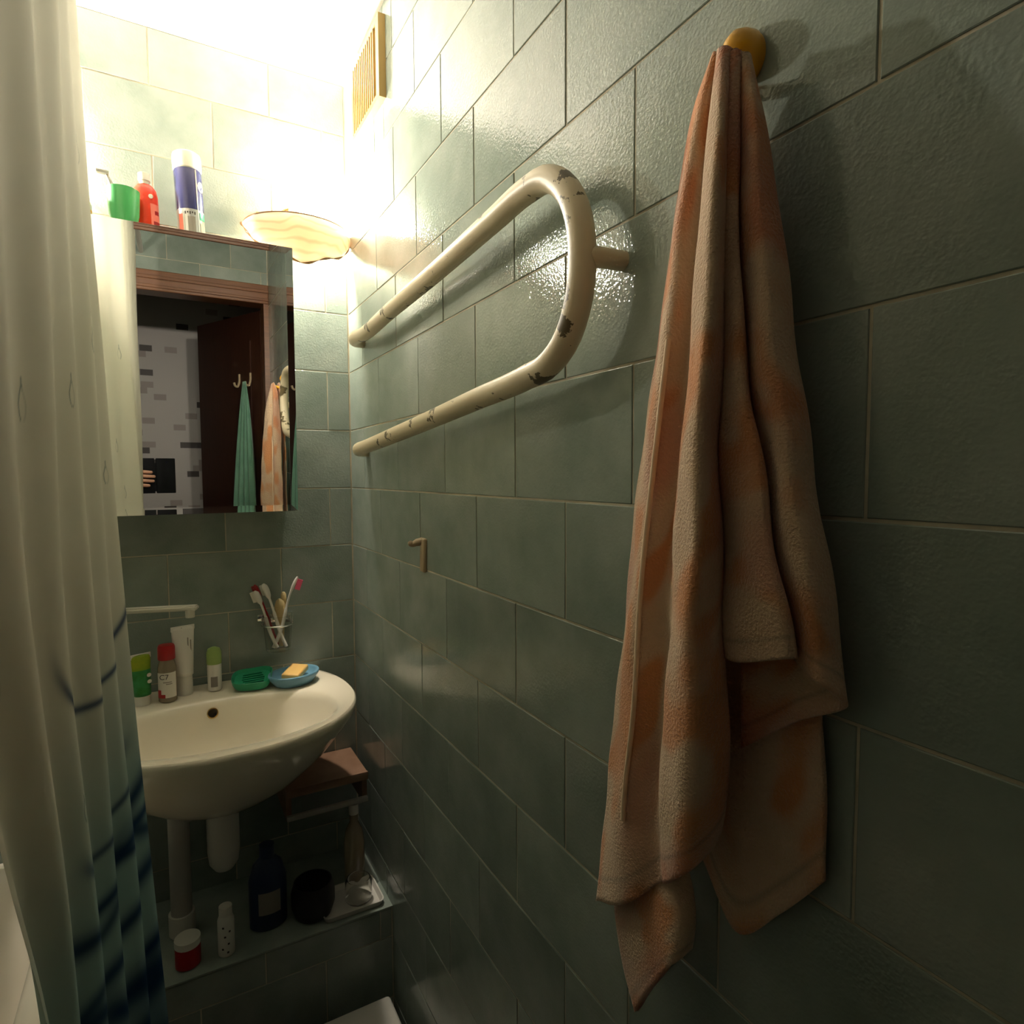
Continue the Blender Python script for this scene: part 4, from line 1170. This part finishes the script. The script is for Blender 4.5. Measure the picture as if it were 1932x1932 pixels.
lathe('body', [(0.022, 0.0), (0.025, 0.004), (0.025, 0.10), (0.020, 0.13), (0.010, 0.15), (0.010, 0.175)], 'liquid', bt, seg=28)
lathe('cap', [(0.012, 0.17), (0.012, 0.195), (0, 0.196)], 'white_plastic', bt, seg=20, caps=(True, False))
bk = bottle_root('black_pot', -0.168, -0.225, LZ, 'round black plastic pot on the ledge beside the tray', 'pot')
lathe('body', [(0.025, 0.0), (0.040, 0.006), (0.048, 0.030), (0.048, 0.060), (0.042, 0.080), (0.039, 0.080), (0.044, 0.058), (0.044, 0.03), (0.030, 0.008), (0, 0.007)], 'black_plastic', bk, seg=36, caps=(True, False))
bb = bottle_root('detergent_bottle', -0.262, -0.205, LZ, 'dark blue detergent bottle under the washbasin', 'bottle')
lathe('body', [(0.035, 0.0), (0.040, 0.005), (0.040, 0.11), (0.030, 0.145), (0.014, 0.16)], 'blue_bottle', bb, seg=32, sy=0.7)
lathe('cap', [(0.016, 0.158), (0.016, 0.185), (0, 0.186)], 'blue_bottle', bb, seg=20, caps=(True, False))
arc_patch('label_panel', 0.0406, A0 - 0.6, A0 + 0.6, 0.04, 0.09, 'label_grey', bb, 12).scale = (1, 0.72, 1)
sp = bottle_root('spotted_bottle', -0.352, -0.252, LZ, 'slim off-white bottle with dark spots under the trap', 'bottle')
lathe('body', [(0.014, 0.0), (0.0165, 0.003), (0.0165, 0.075), (0.012, 0.088)], 'white_plastic', sp, seg=24)
lathe('cap', [(0.013, 0.086), (0.013, 0.104), (0, 0.105)], 'white_plastic', sp, seg=20, caps=(True, False))
for k, (a, z) in enumerate(((-0.5, 0.02), (0.2, 0.03), (-0.2, 0.046), (0.35, 0.056), (-0.4, 0.066), (0.1, 0.012))):
    arc_patch('print', 0.0168, A0 + a - 0.12, A0 + a + 0.12, z - 0.002, z + 0.002, 'ink', sp, 3)
rb = bottle_root('red_jar', -0.424, -0.245, LZ, 'dark red jar with white lid below the waste pipe', 'jar')
lathe('body', [(0.020, 0.0), (0.024, 0.003), (0.024, 0.042), (0.022, 0.046)], 'dark_red', rb, seg=24)
lathe('lid', [(0.0245, 0.044), (0.0245, 0.058), (0, 0.059)], 'white_plastic', rb, seg=24, caps=(True, False))
bx = empty('storage_box', (-0.150, -0.47, 0), 'low off-white lidded box on the floor below the basin', 'box')
box('body', -0.110, 0.118, -0.13, 0.13, 0.0, 0.205, 'box_white', bx, 0.008, 3)
box('lid', -0.116, 0.124, -0.136, 0.136, 0.205, 0.235, 'box_white', bx, 0.010, 3)

# ------------------------------------------------------------------ person holding the phone (seen in the mirror)
ph_ = empty('smartphone', (-0.4395, -1.645, 1.36), 'black smartphone in an open flip case held up to the mirror', 'phone')
bm = box_bm(-0.036, 0.036, -0.0045, 0.0045, -0.078, 0.070, 0.0035, 3)
pbody = bm_obj('phone_body', bm, 'phone', ph_, True, auto=40)
bm = box_bm(-0.114, -0.0405, -0.002, 0.002, -0.078, 0.070, 0.0018, 2)
bmesh.ops.transform(bm, matrix=Matrix.Translation((-0.04, 0, 0)) @ Matrix.Rotation(math.radians(-8), 4, 'Z') @ Matrix.Translation((0.04, 0, 0)), verts=bm.verts)
bm_obj('case_flap', bm, 'phone', ph_, True, auto=40)
box('spine', -0.042, -0.034, -0.004, 0.001, -0.070, 0.050, 'phone', ph_)
o = lathe('lens', [(0.0042, -0.001), (0.0042, 0.001), (0, 0.001)], 'lens', pbody, seg=18, caps=(True, False)); o.matrix_local = Matrix.Translation((0.0053, 0.0045, 0.0537)) @ Matrix.Rotation(math.radians(-90), 4, 'X')


def skinned(name, verts, edges, radii, material, root=0, parent=None, sub=2):
    me = bpy.data.meshes.new(name)
    me.from_pydata(verts, edges, [])
    o = link(bpy.data.objects.new(name, me), parent)
    md = o.modifiers.new('skin', 'SKIN')
    md.use_smooth_shade = True
    for i, d in enumerate(me.skin_vertices[0].data):
        rr = radii[i]
        d.radius = rr if isinstance(rr, tuple) else (rr, rr)
        d.use_root = (i == root)
    s = o.modifiers.new('subdivision', 'SUBSURF'); s.levels = sub; s.render_levels = sub
    me.materials.append(M[material])
    return o


V, E_, Rr = [], [], []
def add(p, r, parent=None):
    V.append(tuple(p)); Rr.append(r)
    if parent is not None: E_.append((parent, len(V) - 1))
    return len(V) - 1
bxp, byp = -0.86, -2.28
pel = add((bxp, byp, 0.95), (0.15, 0.11))
w1 = add((bxp, byp, 1.12), (0.14, 0.10), pel)
ch = add((bxp, byp, 1.32), (0.16, 0.115), w1)
nk = add((bxp, byp, 1.50), (0.06, 0.06), ch)
hd0 = add((bxp + 0.005, byp + 0.02, 1.57), (0.075, 0.085), nk)
hd1 = add((bxp + 0.005, byp + 0.02, 1.66), (0.078, 0.095), hd0)
hd2 = add((bxp + 0.005, byp + 0.01, 1.73), (0.05, 0.06), hd1)
for sgn in (-1, 1):
    hp = add((bxp + sgn * 0.09, byp, 0.88), 0.09, pel)
    kn = add((bxp + sgn * 0.10, byp + 0.02, 0.50), 0.062, hp)
    an = add((bxp + sgn * 0.11, byp - 0.01, 0.10), 0.042, kn)
    ft = add((bxp + sgn * 0.12, byp + 0.13, 0.045), 0.038, an)
# far arm hangs, near arm raises the phone
s1 = add((bxp - 0.19, byp, 1.42), 0.062, ch); e1 = add((bxp - 0.24, byp - 0.02, 1.14), 0.044, s1); h1 = add((bxp - 0.25, byp + 0.05, 0.90), 0.032, e1); h1b = add((bxp - 0.25, byp + 0.07, 0.80), 0.030, h1)
s2 = add((bxp + 0.19, byp + 0.02, 1.41), 0.062, ch)
e2 = add((bxp + 0.235, byp + 0.24, 1.18), 0.046, s2)
wr = add((-0.575, -1.715, 1.315), 0.029, e2)
body = skinned('person', V, E_, Rr, 'dark_cloth', 0, None)
tag(body, 'person in dark clothes in the doorway holding a phone up', 'person')
# head skin, hair and the hand as clothing-free parts of the same person
head = lathe('head', [(0.0, 1.525), (0.045, 1.535), (0.070, 1.57), (0.082, 1.63), (0.083, 1.68), (0.070, 1.73), (0.04, 1.762), (0, 1.768)], 'skin', body, (bxp + 0.005, byp + 0.025, 0), 28, sy=1.18, caps=(False, False))
lathe('hair', [(0.080, 1.655), (0.090, 1.68), (0.082, 1.735), (0.05, 1.775), (0, 1.782)], 'hair', body, (bxp + 0.005, byp + 0.008, 0), 28, sy=1.15, caps=(False, False))
for ex in (-0.03, 0.03):
    lathe('eye', [(0, -0.009), (0.008, -0.004), (0.009, 0), (0.008, 0.004), (0, 0.009)], 'ink', body, (bxp + 0.005 + ex, byp + 0.118, 1.655), 12, caps=(False, False))
tube('nose', [(bxp + 0.005, byp + 0.115, 1.655), (bxp + 0.005, byp + 0.134, 1.625), (bxp + 0.005, byp + 0.118, 1.612)], [0.007, 0.012, 0.008], 'skin', body, 10)
tube('mouth', [(bxp - 0.02, byp + 0.112, 1.585), (bxp + 0.005, byp + 0.119, 1.583), (bxp + 0.03, byp + 0.112, 1.585)], [0.002, 0.005, 0.002], 'dark_red', body, 8)
V, E_, Rr = [], [], []
w0 = add((-0.585, -1.730, 1.305), (0.026, 0.019))
p1_ = add((-0.572, -1.690, 1.325), (0.030, 0.014), w0)
p2_ = add((-0.566, -1.660, 1.345), (0.032, 0.012), p1_)
for k, (zk, ln) in enumerate(((1.378, 0.062), (1.360, 0.072), (1.341, 0.068), (1.322, 0.052))):
    a = add((-0.562, -1.640, zk), 0.0092, p2_)
    b = add((-0.548, -1.6275, zk - 0.002), 0.0088, a)
    c = add((-0.548 + ln * 0.5, -1.6275, zk - 0.005), 0.0080, b)
    d = add((-0.548 + ln, -1.6295, zk - 0.007), 0.0066, c)
tA = add((-0.545, -1.685, 1.330), 0.011, p1_)
tB = add((-0.515, -1.672, 1.345), 0.0095, tA)
tC = add((-0.488, -1.666, 1.358), 0.0075, tB)
hand = skinned('hand', V, E_, Rr, 'skin', 0, body)
